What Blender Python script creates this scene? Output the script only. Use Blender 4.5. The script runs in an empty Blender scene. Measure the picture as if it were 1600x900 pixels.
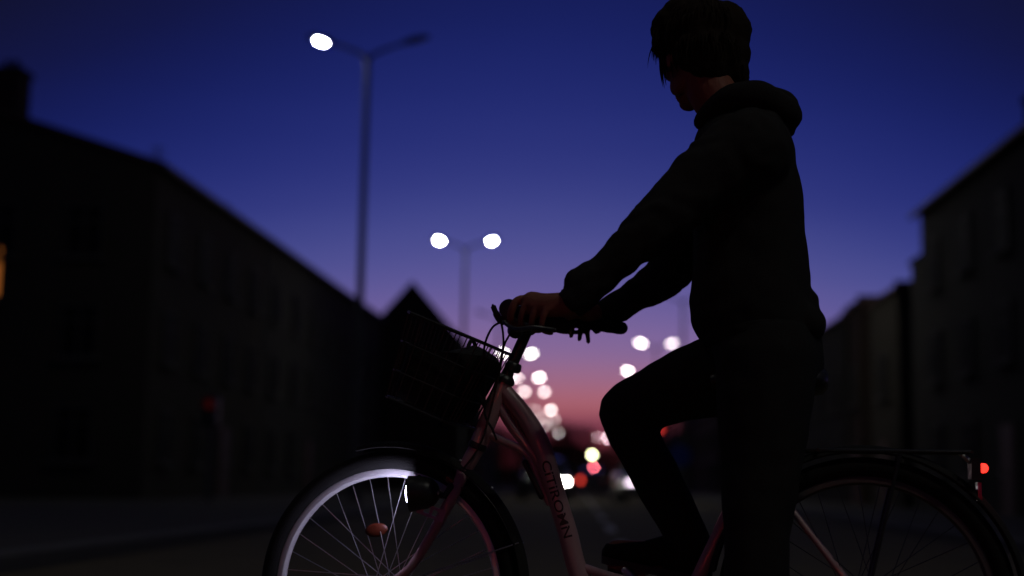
import bpy, bmesh, math, random
from mathutils import Vector as V3, Matrix, noise
R = math.radians
random.seed(7)
SC = bpy.context.scene
COL = SC.collection

# ------------------------------------------------------------------ camera
FPX = 2222.0                      # 50 mm on a 36 mm sensor, in pixels of the 1600 px wide photo
PITCH = math.atan(304.0 / FPX)
ROLL = R(1.0)
_right = V3((1, 0, 0)); _up = V3((0, -math.sin(PITCH), math.cos(PITCH))); FWD = V3((0, math.cos(PITCH), math.sin(PITCH)))
RT = _right * math.cos(ROLL) + _up * math.sin(ROLL)
UP = _up * math.cos(ROLL) - _right * math.sin(ROLL)
def ray(px, py):
    return FWD * FPX + RT * (px - 800.0) + UP * (450.0 - py)
HUBY = 3.49
_d = ray(605, 919)
CAMZ = 0.333 - _d.z / _d.y * HUBY
CAM = V3((0, 0, CAMZ))
cam_data = bpy.data.cameras.new('camera')
cam_data.lens = 50.0; cam_data.sensor_width = 36.0
cam_data.clip_start = 0.05; cam_data.clip_end = 6000
cam_data.dof.use_dof = True
cam_data.dof.focus_distance = 3.36
cam_data.dof.aperture_fstop = 1.5
cam = bpy.data.objects.new('camera', cam_data)
COL.objects.link(cam)
m = Matrix((RT, UP, -FWD)).transposed().to_4x4()
m.translation = CAM
cam.matrix_world = m
SC.camera = cam

# ------------------------------------------------------------------ dusk sky
world = bpy.data.worlds.new('World'); SC.world = world
world.use_nodes = True
wn = world.node_tree; wn.nodes.clear()
def N(tree, typ, **kw):
    n = tree.nodes.new(typ)
    for k, v in kw.items():
        setattr(n, k, v)
    return n
def lin(r, g, b):
    f = lambda c: (c / 255 / 12.92) if c <= 10.31 else ((c / 255 + .055) / 1.055) ** 2.4
    return (f(r), f(g), f(b), 1)
def math_node(tree, op, a=None, b=None, clamp=False):
    n = tree.nodes.new('ShaderNodeMath'); n.operation = op; n.use_clamp = clamp
    for i, v in enumerate((a, b)):
        if v is None: continue
        if isinstance(v, (int, float)): n.inputs[i].default_value = v
        else: tree.links.new(v, n.inputs[i])
    return n.outputs[0]
tc = N(wn, 'ShaderNodeTexCoord')
sx = N(wn, 'ShaderNodeSeparateXYZ'); wn.links.new(tc.outputs['Generated'], sx.inputs[0])
elev = math_node(wn, 'ARCSINE', sx.outputs['Z'])                       # radians above the horizon
azim = math_node(wn, 'ARCTAN2', sx.outputs['X'], sx.outputs['Y'])      # radians from +Y
daz = math_node(wn, 'SUBTRACT', azim, 0.03)                            # the afterglow sits a little right of the camera axis
caz = math_node(wn, 'COSINE', daz)
# the twilight arch: the same colour is met lower down away from the sunset point
slope = math_node(wn, 'ADD', math_node(wn, 'MULTIPLY', math_node(wn, 'MAXIMUM', elev, 0.0), 7.0), 0.12)
lift = math_node(wn, 'MULTIPLY', math_node(wn, 'SUBTRACT', 1.0, caz), slope)
band = N(wn, 'ShaderNodeTexNoise'); band.inputs['Scale'].default_value = 2.2; band.inputs['Detail'].default_value = 3
mp = N(wn, 'ShaderNodeMapping'); mp.inputs['Scale'].default_value = (1, 1, 14)
wn.links.new(tc.outputs['Generated'], mp.inputs[0]); wn.links.new(mp.outputs[0], band.inputs['Vector'])
wob = math_node(wn, 'MULTIPLY', math_node(wn, 'SUBTRACT', band.outputs['Fac'], 0.5), 0.012)
e2 = math_node(wn, 'ADD', math_node(wn, 'ADD', elev, lift), wob)
fac = math_node(wn, 'DIVIDE', e2, 1.0, clamp=True)
ramp = N(wn, 'ShaderNodeValToRGB'); wn.links.new(fac, ramp.inputs[0])
ramp.color_ramp.interpolation = 'B_SPLINE'
stops = [(0.000, (84, 26, 34)), (0.030, (112, 44, 56)), (0.043, (122, 60, 82)), (0.054, (172, 96, 104)), (0.070, (160, 104, 128)),
         (0.092, (134, 106, 154)), (0.125, (105, 93, 154)), (0.165, (76, 80, 146)), (0.215, (47, 54, 126)),
         (0.275, (31, 40, 110)), (0.335, (21, 29, 90)), (0.40, (18, 22, 68)), (0.50, (17, 18, 44)), (1.0, (14, 15, 32))]
cr = ramp.color_ramp.elements
cr[0].position, cr[0].color = stops[0][0], lin(*stops[0][1])
cr[1].position, cr[1].color = stops[-1][0], lin(*stops[-1][1])
for p, c in stops[1:-1]:
    e = cr.new(p); e.color = lin(*c)
bg = N(wn, 'ShaderNodeBackground'); bg.inputs['Strength'].default_value = 1.0
wn.links.new(ramp.outputs[0], bg.inputs[0])
wo = N(wn, 'ShaderNodeOutputWorld'); wn.links.new(bg.outputs[0], wo.inputs[0])
# the sun has set: no sun lamp; the afterglow and the lit lamps light the place

SC.view_settings.view_transform = 'Standard'
SC.view_settings.look = 'None'
SC.view_settings.exposure = 0.0
SC.view_settings.gamma = 1.0
SC.view_settings.use_curve_mapping = False
SC.render.engine = 'CYCLES'
SC.cycles.use_denoising = True
SC.cycles.use_adaptive_sampling = False
SC.cycles.sample_clamp_indirect = 4
SC.cycles.max_bounces = 6
SC.cycles.caustics_reflective = False
SC.cycles.caustics_refractive = False
SC.cycles.use_light_tree = True

# ------------------------------------------------------------------ materials
MATS = {}
def mat(name, col, rough=0.6, metal=0.0, spec=0.5, noise_amt=0.0, noise_scale=20.0, bump=0.0, bump_scale=60.0, emit=None, emit_s=0.0,
        coat=0.0, trans=0.0, sss=0.0, aniso=None):
    mt = bpy.data.materials.new(name); mt.use_nodes = True
    nt = mt.node_tree; b = nt.nodes['Principled BSDF']
    b.inputs['Base Color'].default_value = (*col, 1); b.inputs['Roughness'].default_value = rough
    b.inputs['Metallic'].default_value = metal; b.inputs['Specular IOR Level'].default_value = spec
    b.inputs['Coat Weight'].default_value = coat; b.inputs['Transmission Weight'].default_value = trans
    t = nt.nodes.new('ShaderNodeTexCoord')
    if noise_amt:
        nz = nt.nodes.new('ShaderNodeTexNoise'); nz.inputs['Scale'].default_value = noise_scale; nz.inputs['Detail'].default_value = 6
        nt.links.new(t.outputs['Object'], nz.inputs['Vector'])
        mx = nt.nodes.new('ShaderNodeMix'); mx.data_type = 'RGBA'
        mx.inputs['A'].default_value = (*[c * (1 - noise_amt) for c in col], 1)
        mx.inputs['B'].default_value = (*[min(1, c * (1 + noise_amt)) for c in col], 1)
        nt.links.new(nz.outputs['Fac'], mx.inputs['Factor']); nt.links.new(mx.outputs['Result'], b.inputs['Base Color'])
        rr = nt.nodes.new('ShaderNodeMapRange'); rr.inputs['To Min'].default_value = max(0.03, rough - .12); rr.inputs['To Max'].default_value = min(1, rough + .12)
        nt.links.new(nz.outputs['Fac'], rr.inputs['Value']); nt.links.new(rr.outputs[0], b.inputs['Roughness'])
    if bump:
        nb = nt.nodes.new('ShaderNodeTexNoise'); nb.inputs['Scale'].default_value = bump_scale; nb.inputs['Detail'].default_value = 4
        nt.links.new(t.outputs['Object'], nb.inputs['Vector'])
        bp = nt.nodes.new('ShaderNodeBump'); bp.inputs['Strength'].default_value = bump; bp.inputs['Distance'].default_value = 0.01
        nt.links.new(nb.outputs['Fac'], bp.inputs['Height']); nt.links.new(bp.outputs[0], b.inputs['Normal'])
    if emit:
        b.inputs['Emission Color'].default_value = (*emit, 1); b.inputs['Emission Strength'].default_value = emit_s
    MATS[name] = mt
    return mt
def emitter(name, col, s):
    return mat(name, (0.05, 0.05, 0.05), 0.3, emit=col, emit_s=s)

M_FRAME = mat('frame_paint', (0.44, 0.27, 0.29), 0.34, spec=0.5, coat=0.5, noise_amt=0.06, noise_scale=40)
M_BLACKMETAL = mat('black_metal', (0.02, 0.02, 0.02), 0.4, noise_amt=0.2, noise_scale=60)
M_BLACKPLASTIC = mat('black_plastic', (0.018, 0.018, 0.018), 0.38, noise_amt=0.2, noise_scale=80)
M_RUBBER = mat('rubber', (0.016, 0.016, 0.016), 0.95, spec=0.08, bump=0.3, bump_scale=300)
M_RIM = mat('silver_rim', (0.7, 0.68, 0.72), 0.4, metal=0.25, noise_amt=0.08, noise_scale=60)
M_SHADEDRIM = mat('shaded_rim', (0.1, 0.085, 0.085), 0.6, metal=0.4, noise_amt=0.3, noise_scale=60)  # rear rim: weaker light at the back put into a darker colour
M_ALLOY = mat('alloy', (0.62, 0.6, 0.62), 0.42, metal=0.85, noise_amt=0.08, noise_scale=60)
M_STEEL = mat('steel', (0.5, 0.5, 0.52), 0.45, metal=1.0)
M_AMBER = mat('amber_plastic', (0.055, 0.008, 0.002), 0.5, spec=0.3)
M_REDREF = mat('red_plastic', (0.6, 0.02, 0.02), 0.2, coat=0.5)
M_DECAL = mat('decal_ink', (0.03, 0.015, 0.02), 0.4)
M_HOODIE = mat('hoodie_fabric', (0.023, 0.0225, 0.022), 0.95, spec=0.1, noise_amt=0.25, noise_scale=300, bump=0.4, bump_scale=500)
M_TROUSERS = mat('trouser_fabric', (0.021, 0.021, 0.021), 0.95, spec=0.1, noise_amt=0.2, noise_scale=200, bump=0.3, bump_scale=400)
M_SKIN = mat('skin', (0.24, 0.085, 0.055), 0.6, spec=0.3, noise_amt=0.1, noise_scale=40, bump=0.15, bump_scale=120)
M_HAIR = mat('hair', (0.02, 0.014, 0.01), 0.85, spec=0.08)
M_SHOE = mat('shoe_fabric', (0.015, 0.015, 0.015), 0.9, spec=0.1)
M_SOLE = mat('shoe_sole', (0.05, 0.05, 0.05), 0.9)
M_BAG = mat('bag_cloth', (0.02, 0.02, 0.02), 0.9, spec=0.15, bump=0.4, bump_scale=90)
M_LAMPGLOW = emitter('headlamp_glow', (0.74, 0.70, 1.0), 46)
M_FENDER = mat('mudguard_plastic', (0.024, 0.024, 0.024), 0.85, spec=0.1, noise_amt=0.2, noise_scale=50)
M_REARGLOW = emitter('rear_lamp_glow', (1.0, 0.025, 0.015), 3.2)

# ------------------------------------------------------------------ mesh helpers
class MB:
    def __init__(s): s.v = []; s.f = []
    def add(s, verts, faces):
        o = len(s.v); s.v += [tuple(p) for p in verts]; s.f += [tuple(i + o for i in f) for f in faces]; return s
    def box(s, c, d, rot=None, taper=None):
        c = V3(c); out = []
        for x, y, z in ((-1,-1,-1),(1,-1,-1),(1,1,-1),(-1,1,-1),(-1,-1,1),(1,-1,1),(1,1,1),(-1,1,1)):
            k = taper if (taper and z > 0) else 1
            p = V3((x * d[0] / 2 * k, y * d[1] / 2 * k, z * d[2] / 2))
            if rot: p = rot @ p
            out.append(c + p)
        return s.add(out, [(0,3,2,1),(4,5,6,7),(0,1,5,4),(1,2,6,5),(2,3,7,6),(3,0,4,7)])
    def tube(s, pts, r, n=12, caps=True, round_end=False, squash=None):
        pts = [V3(p) for p in pts]
        rs = list(r) if hasattr(r, '__len__') else [r] * len(pts)
        if round_end:
            a = (pts[0] - pts[1]).normalized(); b = (pts[-1] - pts[-2]).normalized()
            st = [(0.99, .12), (.87, .5), (.5, .87)]
            p0, r0, p1, r1 = pts[0], rs[0], pts[-1], rs[-1]
            pts = [p0 + a * (r0 * k) for k, _ in st] + pts + [p1 + b * (r1 * k) for k, _ in reversed(st)]
            rs = [r0 * q for _, q in st] + rs + [r1 * q for _, q in reversed(st)]
        T = []
        for i in range(len(pts)):
            t = pts[min(i + 1, len(pts) - 1)] - pts[max(i - 1, 0)]
            T.append(t.normalized() if t.length > 1e-9 else V3((0, 0, 1)))
        ref = V3((0, 1, 0)) if abs(T[0].y) < 0.9 else V3((1, 0, 0))
        nn = (ref - T[0] * ref.dot(T[0])).normalized()
        vs = []
        for i, p in enumerate(pts):
            nn = (nn - T[i] * nn.dot(T[i])); nn = nn.normalized() if nn.length > 1e-6 else V3((1, 0, 0))
            bb = T[i].cross(nn)
            q = 1 if squash is None else (squash[i] if hasattr(squash, '__len__') else squash)
            for k in range(n):
                a = 2 * math.pi * k / n
                vs.append(p + nn * (math.cos(a) * rs[i] * q) + bb * (math.sin(a) * rs[i]))
        fs = []
        for i in range(len(pts) - 1):
            for k in range(n):
                k2 = (k + 1) % n
                fs.append((i * n + k, i * n + k2, (i + 1) * n + k2, (i + 1) * n + k))
        if caps:
            fs.append(tuple(reversed(range(n)))); fs.append(tuple((len(pts) - 1) * n + k for k in range(n)))
        return s.add(vs, fs)
    def ell(s, c, d, rot=None, n=16, m=10):
        c = V3(c); vs = []; fs = []
        for i in range(m + 1):
            th = math.pi * i / m
            th = min(max(th, 0.02), math.pi - 0.02)
            for k in range(n):
                a = 2 * math.pi * k / n
                p = V3((math.sin(th) * math.cos(a) * d[0], math.sin(th) * math.sin(a) * d[1], math.cos(th) * d[2]))
                if rot: p = rot @ p
                vs.append(c + p)
        for i in range(m):
            for k in range(n):
                k2 = (k + 1) % n
                fs.append((i * n + k, (i + 1) * n + k, (i + 1) * n + k2, i * n + k2))
        fs.append(tuple(range(n))); fs.append(tuple(reversed([m * n + k for k in range(n)])))
        return s.add(vs, fs)
    def lathe(s, o, axis, prof, n=24):
        # prof: (distance along axis, radius)
        o = V3(o); ax = V3(axis).normalized()
        ref = V3((0, 0, 1)) if abs(ax.z) < .9 else V3((1, 0, 0))
        e = (ref - ax * ref.dot(ax)).normalized(); g = ax.cross(e)
        vs = []; fs = []
        for (t, r) in prof:
            for k in range(n):
                a = 2 * math.pi * k / n
                vs.append(o + ax * t + e * (r * math.cos(a)) + g * (r * math.sin(a)))
        for i in range(len(prof) - 1):
            for k in range(n):
                k2 = (k + 1) % n
                fs.append((i * n + k, i * n + k2, (i + 1) * n + k2, (i + 1) * n + k))
        fs.append(tuple(reversed(range(n)))); fs.append(tuple((len(prof) - 1) * n + k for k in range(n)))
        return s.add(vs, fs)
    def rings(s, rings, caps=True):
        n = len(rings[0]); vs = [p for r in rings for p in r]; fs = []
        for i in range(len(rings) - 1):
            for k in range(n):
                k2 = (k + 1) % n
                fs.append((i * n + k, i * n + k2, (i + 1) * n + k2, (i + 1) * n + k))
        if caps:
            fs.append(tuple(reversed(range(n)))); fs.append(tuple((len(rings) - 1) * n + k for k in range(n)))
        return s.add(vs, fs)
    def data(s, name, material, smooth=True, fix=True):
        me = bpy.data.meshes.new(name); me.from_pydata(s.v, [], s.f); me.validate()
        if fix:
            bm = bmesh.new(); bm.from_mesh(me); bmesh.ops.recalc_face_normals(bm, faces=bm.faces); bm.to_mesh(me); bm.free()
        if smooth:
            me.polygons.foreach_set('use_smooth', [True] * len(me.polygons))
            me.set_sharp_from_angle(angle=R(40))
        if material: me.materials.append(material)
        return me
    def build(s, name, material, parent=None, smooth=True, off=None):
        if off is not None:
            o_ = V3(off); s.v = [tuple(V3(p) - o_) for p in s.v]
        return link(name, s.data(name, material, smooth), parent)
def link(name, me, parent=None):
    o = bpy.data.objects.new(name, me); COL.objects.link(o)
    if parent: o.parent = parent
    return o
def empty(name, loc=(0, 0, 0), rz=0.0):
    o = bpy.data.objects.new(name, None); COL.objects.link(o); o.location = loc; o.rotation_euler = (0, 0, rz)
    o.empty_display_size = 0.2
    return o
def tag(o, label=None, cat=None, group=None, kind=None):
    if label: o['label'] = label
    if cat: o['category'] = cat
    if group: o['group'] = group
    if kind: o['kind'] = kind
    return o
def copy_tree(o, parent=None):
    c = o.copy(); COL.objects.link(c); c.parent = parent
    for ch in list(o.children): copy_tree(ch, c)
    return c
def smooth_path(pts, sub=6):
    P = [V3(p) for p in pts]; out = []
    for i in range(len(P) - 1):
        p0 = P[max(i - 1, 0)]; p1 = P[i]; p2 = P[i + 1]; p3 = P[min(i + 2, len(P) - 1)]
        for k in range(sub):
            t = k / sub
            out.append(0.5 * ((2 * p1) + (p2 - p0) * t + (2 * p0 - 5 * p1 + 4 * p2 - p3) * t * t + (3 * p1 - p0 - 3 * p2 + p3) * t ** 3))
    out.append(P[-1]); return out
def smooth_vals(v, sub=6):
    return [p.x for p in smooth_path([V3((x, 0, 0)) for x in v], sub)]
def remesh(mb, name, material, voxel, smooth_it=3, parent=None, fn=None):
    """one continuous skin over overlapping shapes"""
    me = mb.data(name, None, False)
    tmp = bpy.data.objects.new(name + '_tmp', me); COL.objects.link(tmp)
    md = tmp.modifiers.new('r', 'REMESH'); md.mode = 'VOXEL'; md.voxel_size = voxel; md.use_smooth_shade = True
    if smooth_it:
        ms = tmp.modifiers.new('s', 'SMOOTH'); ms.factor = 0.5; ms.iterations = smooth_it
    dg = bpy.context.evaluated_depsgraph_get()
    out = bpy.data.meshes.new_from_object(tmp.evaluated_get(dg))
    bpy.data.objects.remove(tmp); bpy.data.meshes.remove(me)
    out.name = name
    if fn:
        ns = [v.normal.copy() for v in out.vertices]
        for v, nn in zip(out.vertices, ns): v.co = fn(v.co.copy(), nn)
    out.polygons.foreach_set('use_smooth', [True] * len(out.polygons))
    out.materials.clear(); out.materials.append(material)
    return link(name, out, parent)

# ------------------------------------------------------------------ street frame:  s = metres right of the camera, D = metres ahead, along the street
KS = 0.0472
SANG = -math.atan(KS)
def W(s, D, z=0.0):
    return V3((s + KS * D, D, z))
def at(px, py, D):
    d = ray(px, py); return CAM + d * (D / d.y)

# ------------------------------------------------------------------ ground, road, pavements
def strip(name, s0, s1, d0, d1, z0, z1, material, cross=None):
    mb = MB()
    n = 40
    ds = [d0 + (d1 - d0) * (i / n) ** 1.0 for i in range(n + 1)]
    prof = cross or [(s0, z1), (s1, z1)]
    vs = []; fs = []
    for D in ds:
        for (s, z) in prof: vs.append(W(s, D, z))
    k = len(prof)
    for i in range(n):
        for j in range(k - 1):
            fs.append((i * k + j, i * k + j + 1, (i + 1) * k + j + 1, (i + 1) * k + j))
    mb.add(vs, fs)
    return tag(mb.build(name, material, None, False), kind='structure')
M_GROUND = mat('ground_soil', (0.06, 0.055, 0.035), 0.95, noise_amt=0.4, noise_scale=0.7, bump=0.3, bump_scale=4)
M_ASPHALT = mat('asphalt', (0.13, 0.105, 0.06), 0.9, spec=0.15, noise_amt=0.35, noise_scale=1.6, bump=0.5, bump_scale=120)
M_PAVE = mat('pavement', (0.08, 0.072, 0.06), 0.9, spec=0.15, noise_amt=0.25, noise_scale=3, bump=0.3, bump_scale=60)
M_KERB = mat('kerb_stone', (0.1, 0.095, 0.085), 0.85, noise_amt=0.25, noise_scale=5)
M_PAINT = mat('road_paint', (0.6, 0.58, 0.52), 0.7, noise_amt=0.25, noise_scale=8)
g = MB(); g.add([(-1500, -300, -0.02), (1500, -300, -0.02), (1500, 3000, -0.02), (-1500, 3000, -0.02)], [(0, 1, 2, 3)])
tag(g.build('ground', M_GROUND, None, False), kind='structure')
strip('road', -3.4, 4.3, -60, 420, 0, 0.0, M_ASPHALT)
RS0, RS1 = -3.4, 4.3
strip('pavement_left', 0, 0, -60, 420, 0, 0, M_PAVE, [(-8.6, -0.02), (-8.6, 0.12), (RS0 - 0.15, 0.12)])
strip('pavement_right', 0, 0, -60, 420, 0, 0, M_PAVE, [(RS1 + 0.15, 0.12), (8.4, 0.12), (8.4, -0.02)])
strip('kerb_left', 0, 0, -60, 420, 0, 0, M_KERB, [(RS0 - 0.15, 0.0), (RS0 - 0.15, 0.124), (RS0 - 0.02, 0.124), (RS0, 0.1), (RS0, -0.01)])
strip('kerb_right', 0, 0, -60, 420, 0, 0, M_KERB, [(RS1, -0.01), (RS1, 0.1), (RS1 + 0.02, 0.124), (RS1 + 0.15, 0.124), (RS1 + 0.15, 0.0)])
dash = MB()
for i in range(-6, 60):
    d = 12 + i * 6.0
    dash.add([W(.40, d, .004), W(.52, d, .004), W(.52, d + 3, .004), W(.40, d + 3, .004)], [(0, 1, 2, 3)])
tag(dash.build('lane_marking', M_PAINT, None, False), kind='structure')

# ------------------------------------------------------------------ houses
M_PLASTER = mat('plaster_ochre', (0.06, 0.053, 0.043), 0.9, spec=0.1, noise_amt=0.2, noise_scale=1.2, bump=0.2, bump_scale=30)
M_PLASTER2 = mat('plaster_grey', (0.055, 0.052, 0.047), 0.9, spec=0.1, noise_amt=0.2, noise_scale=1.0, bump=0.2, bump_scale=30)
M_BRICK = mat('brick_wall', (0.06, 0.042, 0.035), 0.9, spec=0.1, noise_amt=0.25, noise_scale=4, bump=0.3, bump_scale=25)
M_ROOF = mat('roof_tile', (0.09, 0.05, 0.04), 0.85, noise_amt=0.3, noise_scale=3, bump=0.4, bump_scale=12)
M_WFRAME = mat('window_frame', (0.06, 0.055, 0.05), 0.8)
M_GLASS = mat('window_glass', (0.01, 0.01, 0.012), 0.6, spec=0.08)
M_LITWIN = emitter('lit_window', (1.0, 0.3, 0.05), 0.3)
M_DOOR = mat('door_wood', (0.08, 0.045, 0.025), 0.6, noise_amt=0.3, noise_scale=8)
M_GUTTER = mat('gutter_zinc', (0.15, 0.15, 0.15), 0.5, metal=0.6)

def rect_frame(w, h, t, d):
    mb = MB()
    mb.box((0, 0, h / 2 - t / 2), (w, d, t)); mb.box((0, 0, -h / 2 + t / 2), (w, d, t))
    mb.box((-w / 2 + t / 2, 0, 0), (t, d * .98, h - 2 * t)); mb.box((w / 2 - t / 2, 0, 0), (t, d * .98, h - 2 * t))
    mb.box((0, 0, 0), (t * .8, d * .9, h - 2 * t)); mb.box((0, .001, h * .18), (w - 2 * t, d * .8, t * .7))
    return mb
WFR = rect_frame(1.1, 1.5, .09, .12).data('frame', M_WFRAME, False)
WPA = MB().box((0, 0, 0), (.95, .03, 1.35)).data('pane', M_GLASS, False)
WPL = MB().box((0, 0, 0), (.95, .03, 1.35)).data('pane', M_LITWIN, False)
WSI = MB().box((0, -.06, -.79), (1.3, .26, .07)).data('sill', M_KERB, False)
def window(parent, x, y, z, rz, lit=False):
    w = link('window', WFR, parent); w.location = (x, y, z); w.rotation_euler = (0, 0, rz)
    link('pane', WPL if lit else WPA, w); link('sill', WSI, w)
    if lit: w['label'] = 'window glowing orange from within'
    return w
def house(name, label, s0, s1, D0, D1, e0, e1, rise, wallm, side, ridge='along', chimneys=(), lit=None, group='houses lining the street', floors=3, front=True):
    """side=+1: the street is on the +s side of the house"""
    sc = (s0 + s1) / 2; w = (s1 - s0); L = D1 - D0
    root = empty(name, W(sc, D0, 0), SANG)
    tag(root, label, 'house', group)
    a = w / 2
    mb = MB()
    if ridge == 'along':
        v = [(-a, 0, -.02), (a, 0, -.02), (a, L, -.02), (-a, L, -.02), (-a, 0, e0), (a, 0, e0), (a, L, e1), (-a, L, e1), (0, 0, e0 + rise), (0, L, e1 + rise)]
        mb.add(v, [(0, 1, 5, 8, 4), (2, 3, 7, 9, 6), (1, 2, 6, 5), (3, 0, 4, 7), (0, 3, 2, 1), (5, 6, 9, 8), (7, 4, 8, 9)])
    elif ridge == 'flat':
        mb.box((0, L / 2, (e0 - .02) / 2), (w, L, e0 + .02))
    else:
        v = [(-a, 0, -.02), (a, 0, -.02), (a, L, -.02), (-a, L, -.02), (-a, 0, e0), (a, 0, e0), (a, L, e0), (-a, L, e0), (-a, L / 2, e0 + rise), (a, L / 2, e0 + rise)]
        mb.add(v, [(0, 1, 5, 4), (2, 3, 7, 6), (1, 2, 6, 9, 5), (3, 0, 4, 8, 7), (0, 3, 2, 1), (5, 9, 8, 4), (7, 8, 9, 6)])
    mb.build('wall', wallm, root, False)
    ov = .25; th = .16
    r = MB()
    if ridge == 'along':
        for sg in (-1, 1):
            k = rise / a
            p = []
            for (yy, ee) in ((-ov, e0), (L + ov * .2, e1)):
                p += [V3((sg * (a + ov), yy, ee - k * ov)), V3((sg * (a + ov), yy, ee - k * ov + th)), V3((0, yy, ee + rise + th)), V3((0, yy, ee + rise + .01))]
            r.add(p, [(0, 1, 2, 3), (4, 7, 6, 5), (0, 4, 5, 1), (1, 5, 6, 2), (2, 6, 7, 3), (3, 7, 4, 0)])
    elif ridge == 'flat':
        r.box((0, L / 2, e0 + .08), (w + .3, L + .3, .16))
        r.box((0, -.05, e0 + .25), (w + .2, .16, .2))
    else:
        for sg in (-1, 1):
            k = rise / (L / 2); y0 = L / 2 + sg * (L / 2 + ov)
            p = []
            for xx in (-a - ov, a + ov):
                p += [V3((xx, y0, e0 - k * ov)), V3((xx, y0, e0 - k * ov + th)), V3((xx, L / 2, e0 + rise + th)), V3((xx, L / 2, e0 + rise + .01))]
            r.add(p, [(0, 1, 2, 3), (4, 7, 6, 5), (0, 4, 5, 1), (1, 5, 6, 2), (2, 6, 7, 3), (3, 7, 4, 0)])
    rf = r.build('roof', M_ROOF, root, False)
    for (x, y, z0, z1, cw) in chimneys:
        c = MB().box((x, y, (z0 + z1) / 2), (cw, cw, z1 - z0)).box((x, y, z1 + .05), (cw + .14, cw + .14, .1))
        for q in (-.15, .15): c.tube([(x + q * cw, y, z1 + .1), (x + q * cw, y, z1 + .4)], .1, 8)
        c.build('chimney', M_BRICK, rf, False)
    # windows towards the street and towards the camera
    fl = [1.7 + 2.75 * i for i in range(floors)]
    xs = side * (a + .03)
    nwin = max(1, int(L / 3.2))
    door_i = nwin // 2
    for i in range(nwin):
        y = (i + .5) * L / nwin
        for j, z in enumerate(fl):
            if z + 1.0 > min(e0, e1): continue
            if j == 0 and i == door_i: continue
            window(root, xs, y, z, side * math.pi / 2)
    d = MB().box((xs, (door_i + .5) * L / nwin, 1.1), (.1, 1.1, 2.2)).build('door', M_DOOR, root, False)
    MB().box((xs + side * .08, (door_i + .5) * L / nwin + .4, 1.05), (.05, .04, .14)).build('handle', M_STEEL, d, False)
    if front:
        nx = max(1, int(w / 3.0))
        for i in range(nx):
            x = -a + (i + .5) * w / nx
            for z in fl:
                if z + 1.0 > e0: continue
                window(root, x, -.03, z, 0)
    if ridge == 'along':
        k = rise / a
        gt = MB().tube([(side * (a + ov + .05), -ov, e0 - k * ov + .02), (side * (a + ov + .05), L, e1 - k * ov + .02)], .07, 8)
        gt.build('gutter', M_GUTTER, root)
    if lit:
        window(root, lit[0], -.03, lit[1], 0, True)
    return root

# left side: eaves line runs from (250,255) down towards the vanishing point
hx = [(38.4, 52.0, 9.0, 9.3), (52.1, 67.5, 9.3, 9.6), (67.6, 83.0, 9.6, 9.95)]
h1 = house('corner_house', 'long low-gabled house at left edge with chimney and one lit orange window', -21.4, -11.55, *hx[0][:2], *hx[0][2:], 1.55, M_PLASTER, 1,
           chimneys=[(0.95 - .55, .6, 9.6, 11.75, .85)], floors=3, front=False)
for (x, z) in [(-3.6, 1.7), (0.2, 1.7), (3.0, 1.7), (3.0, 4.45), (0.6, 7.2), (3.0, 7.2), (-3.4, 4.45), (-3.4, 7.2)]: window(h1, x, -.03, z, 0)
pw = at(-23, 425, 38.4)
window(h1, (pw.x - KS * 38.4) + 16.475, -.03, pw.z, 0, True)
an = MB().tube([(4.2, 2.2, 9.2), (4.2, 2.2, 10.1)], .025, 6)
for q in range(4): an.tube([(3.9 + .03 * q, 2.2, 9.75 + q * .1), (4.5 - .03 * q, 2.2, 9.75 + q * .1)], .012, 5)
an.build('antenna', M_GUTTER, h1)
house('terraced_house', 'grey plaster terraced house between the corner house and the house before the steep gable', -20.9, -11.55, *hx[1][:2], *hx[1][2:], 1.5, M_PLASTER2, 1, front=False,
      chimneys=[(1.5, 6, 9.9, 11.4, .7)])
house('terraced_house', 'ochre terraced house just in front of the steep gabled house on left', -20.9, -11.55, *hx[2][:2], *hx[2][2:], 1.5, M_PLASTER, 1, front=False)
# the steep gable: apex at (645,445)
ap = at(645, 443, 95.0); sa = ap.x - KS * 95
gb = house('gabled_house', 'tall steep-gabled house behind the left lamp post', sa - 4.3, sa + 4.3, 95, 106, ap.z - 4.9, ap.z - 4.9, 4.9, M_BRICK, 1, floors=3)
for k, (d0, d1, e) in enumerate([(112, 128, 6.6), (133, 150, 6.2), (156, 178, 6.0), (185, 210, 5.6)]):
    house('distant_house', ['low house just beyond the steep gabled one on left side', 'second house beyond the steep gable, behind the front basket',
          'third house beyond the steep gable, behind the bicycle head tube', 'farthest house on the left side of the street'][k],
          -21, -12.2, d0, d1, e, e, 1.4, (M_PLASTER2, M_PLASTER, M_BRICK, M_PLASTER2)[k], 1, floors=2)
# right side
r1 = house('corner_house', 'tall dark house at right edge with sloping eaves line', 10.5, 20, 26, 42.8, 8.95, 8.95, 1.6, M_PLASTER2, -1, front=False)
an = MB().box((-4.35, 17.5, 3.8), (.8, 1.3, 7.6)).box((-4.35, 17.5, 7.66), (.95, 1.45, .12)); an.build('stair_turret', M_PLASTER2, r1, False)
ch = MB().box((-3.6, 8.5, 9.6), (.8, .8, 1.5)).box((-3.6, 8.5, 10.4), (.92, .92, .12)); ch.build('chimney', M_BRICK, r1, False)
house('flat_roofed_house', 'flat-roofed house first beyond the tall right corner house', 10.6, 19, 46.6, 51.2, 7.1, 7.1, 0, M_PLASTER, -1, ridge='flat', floors=2)
house('flat_roofed_house', 'flat-roofed house second beyond the tall right corner house', 10.6, 19, 52.9, 54.9, 7.45, 7.45, 0, M_BRICK, -1, ridge='flat', floors=2)
house('flat_roofed_house', 'long flat-roofed house behind the rider\'s lower back', 10.6, 19, 56.1, 78, 7.25, 7.25, 0, M_PLASTER2, -1, ridge='flat', floors=2)
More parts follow.
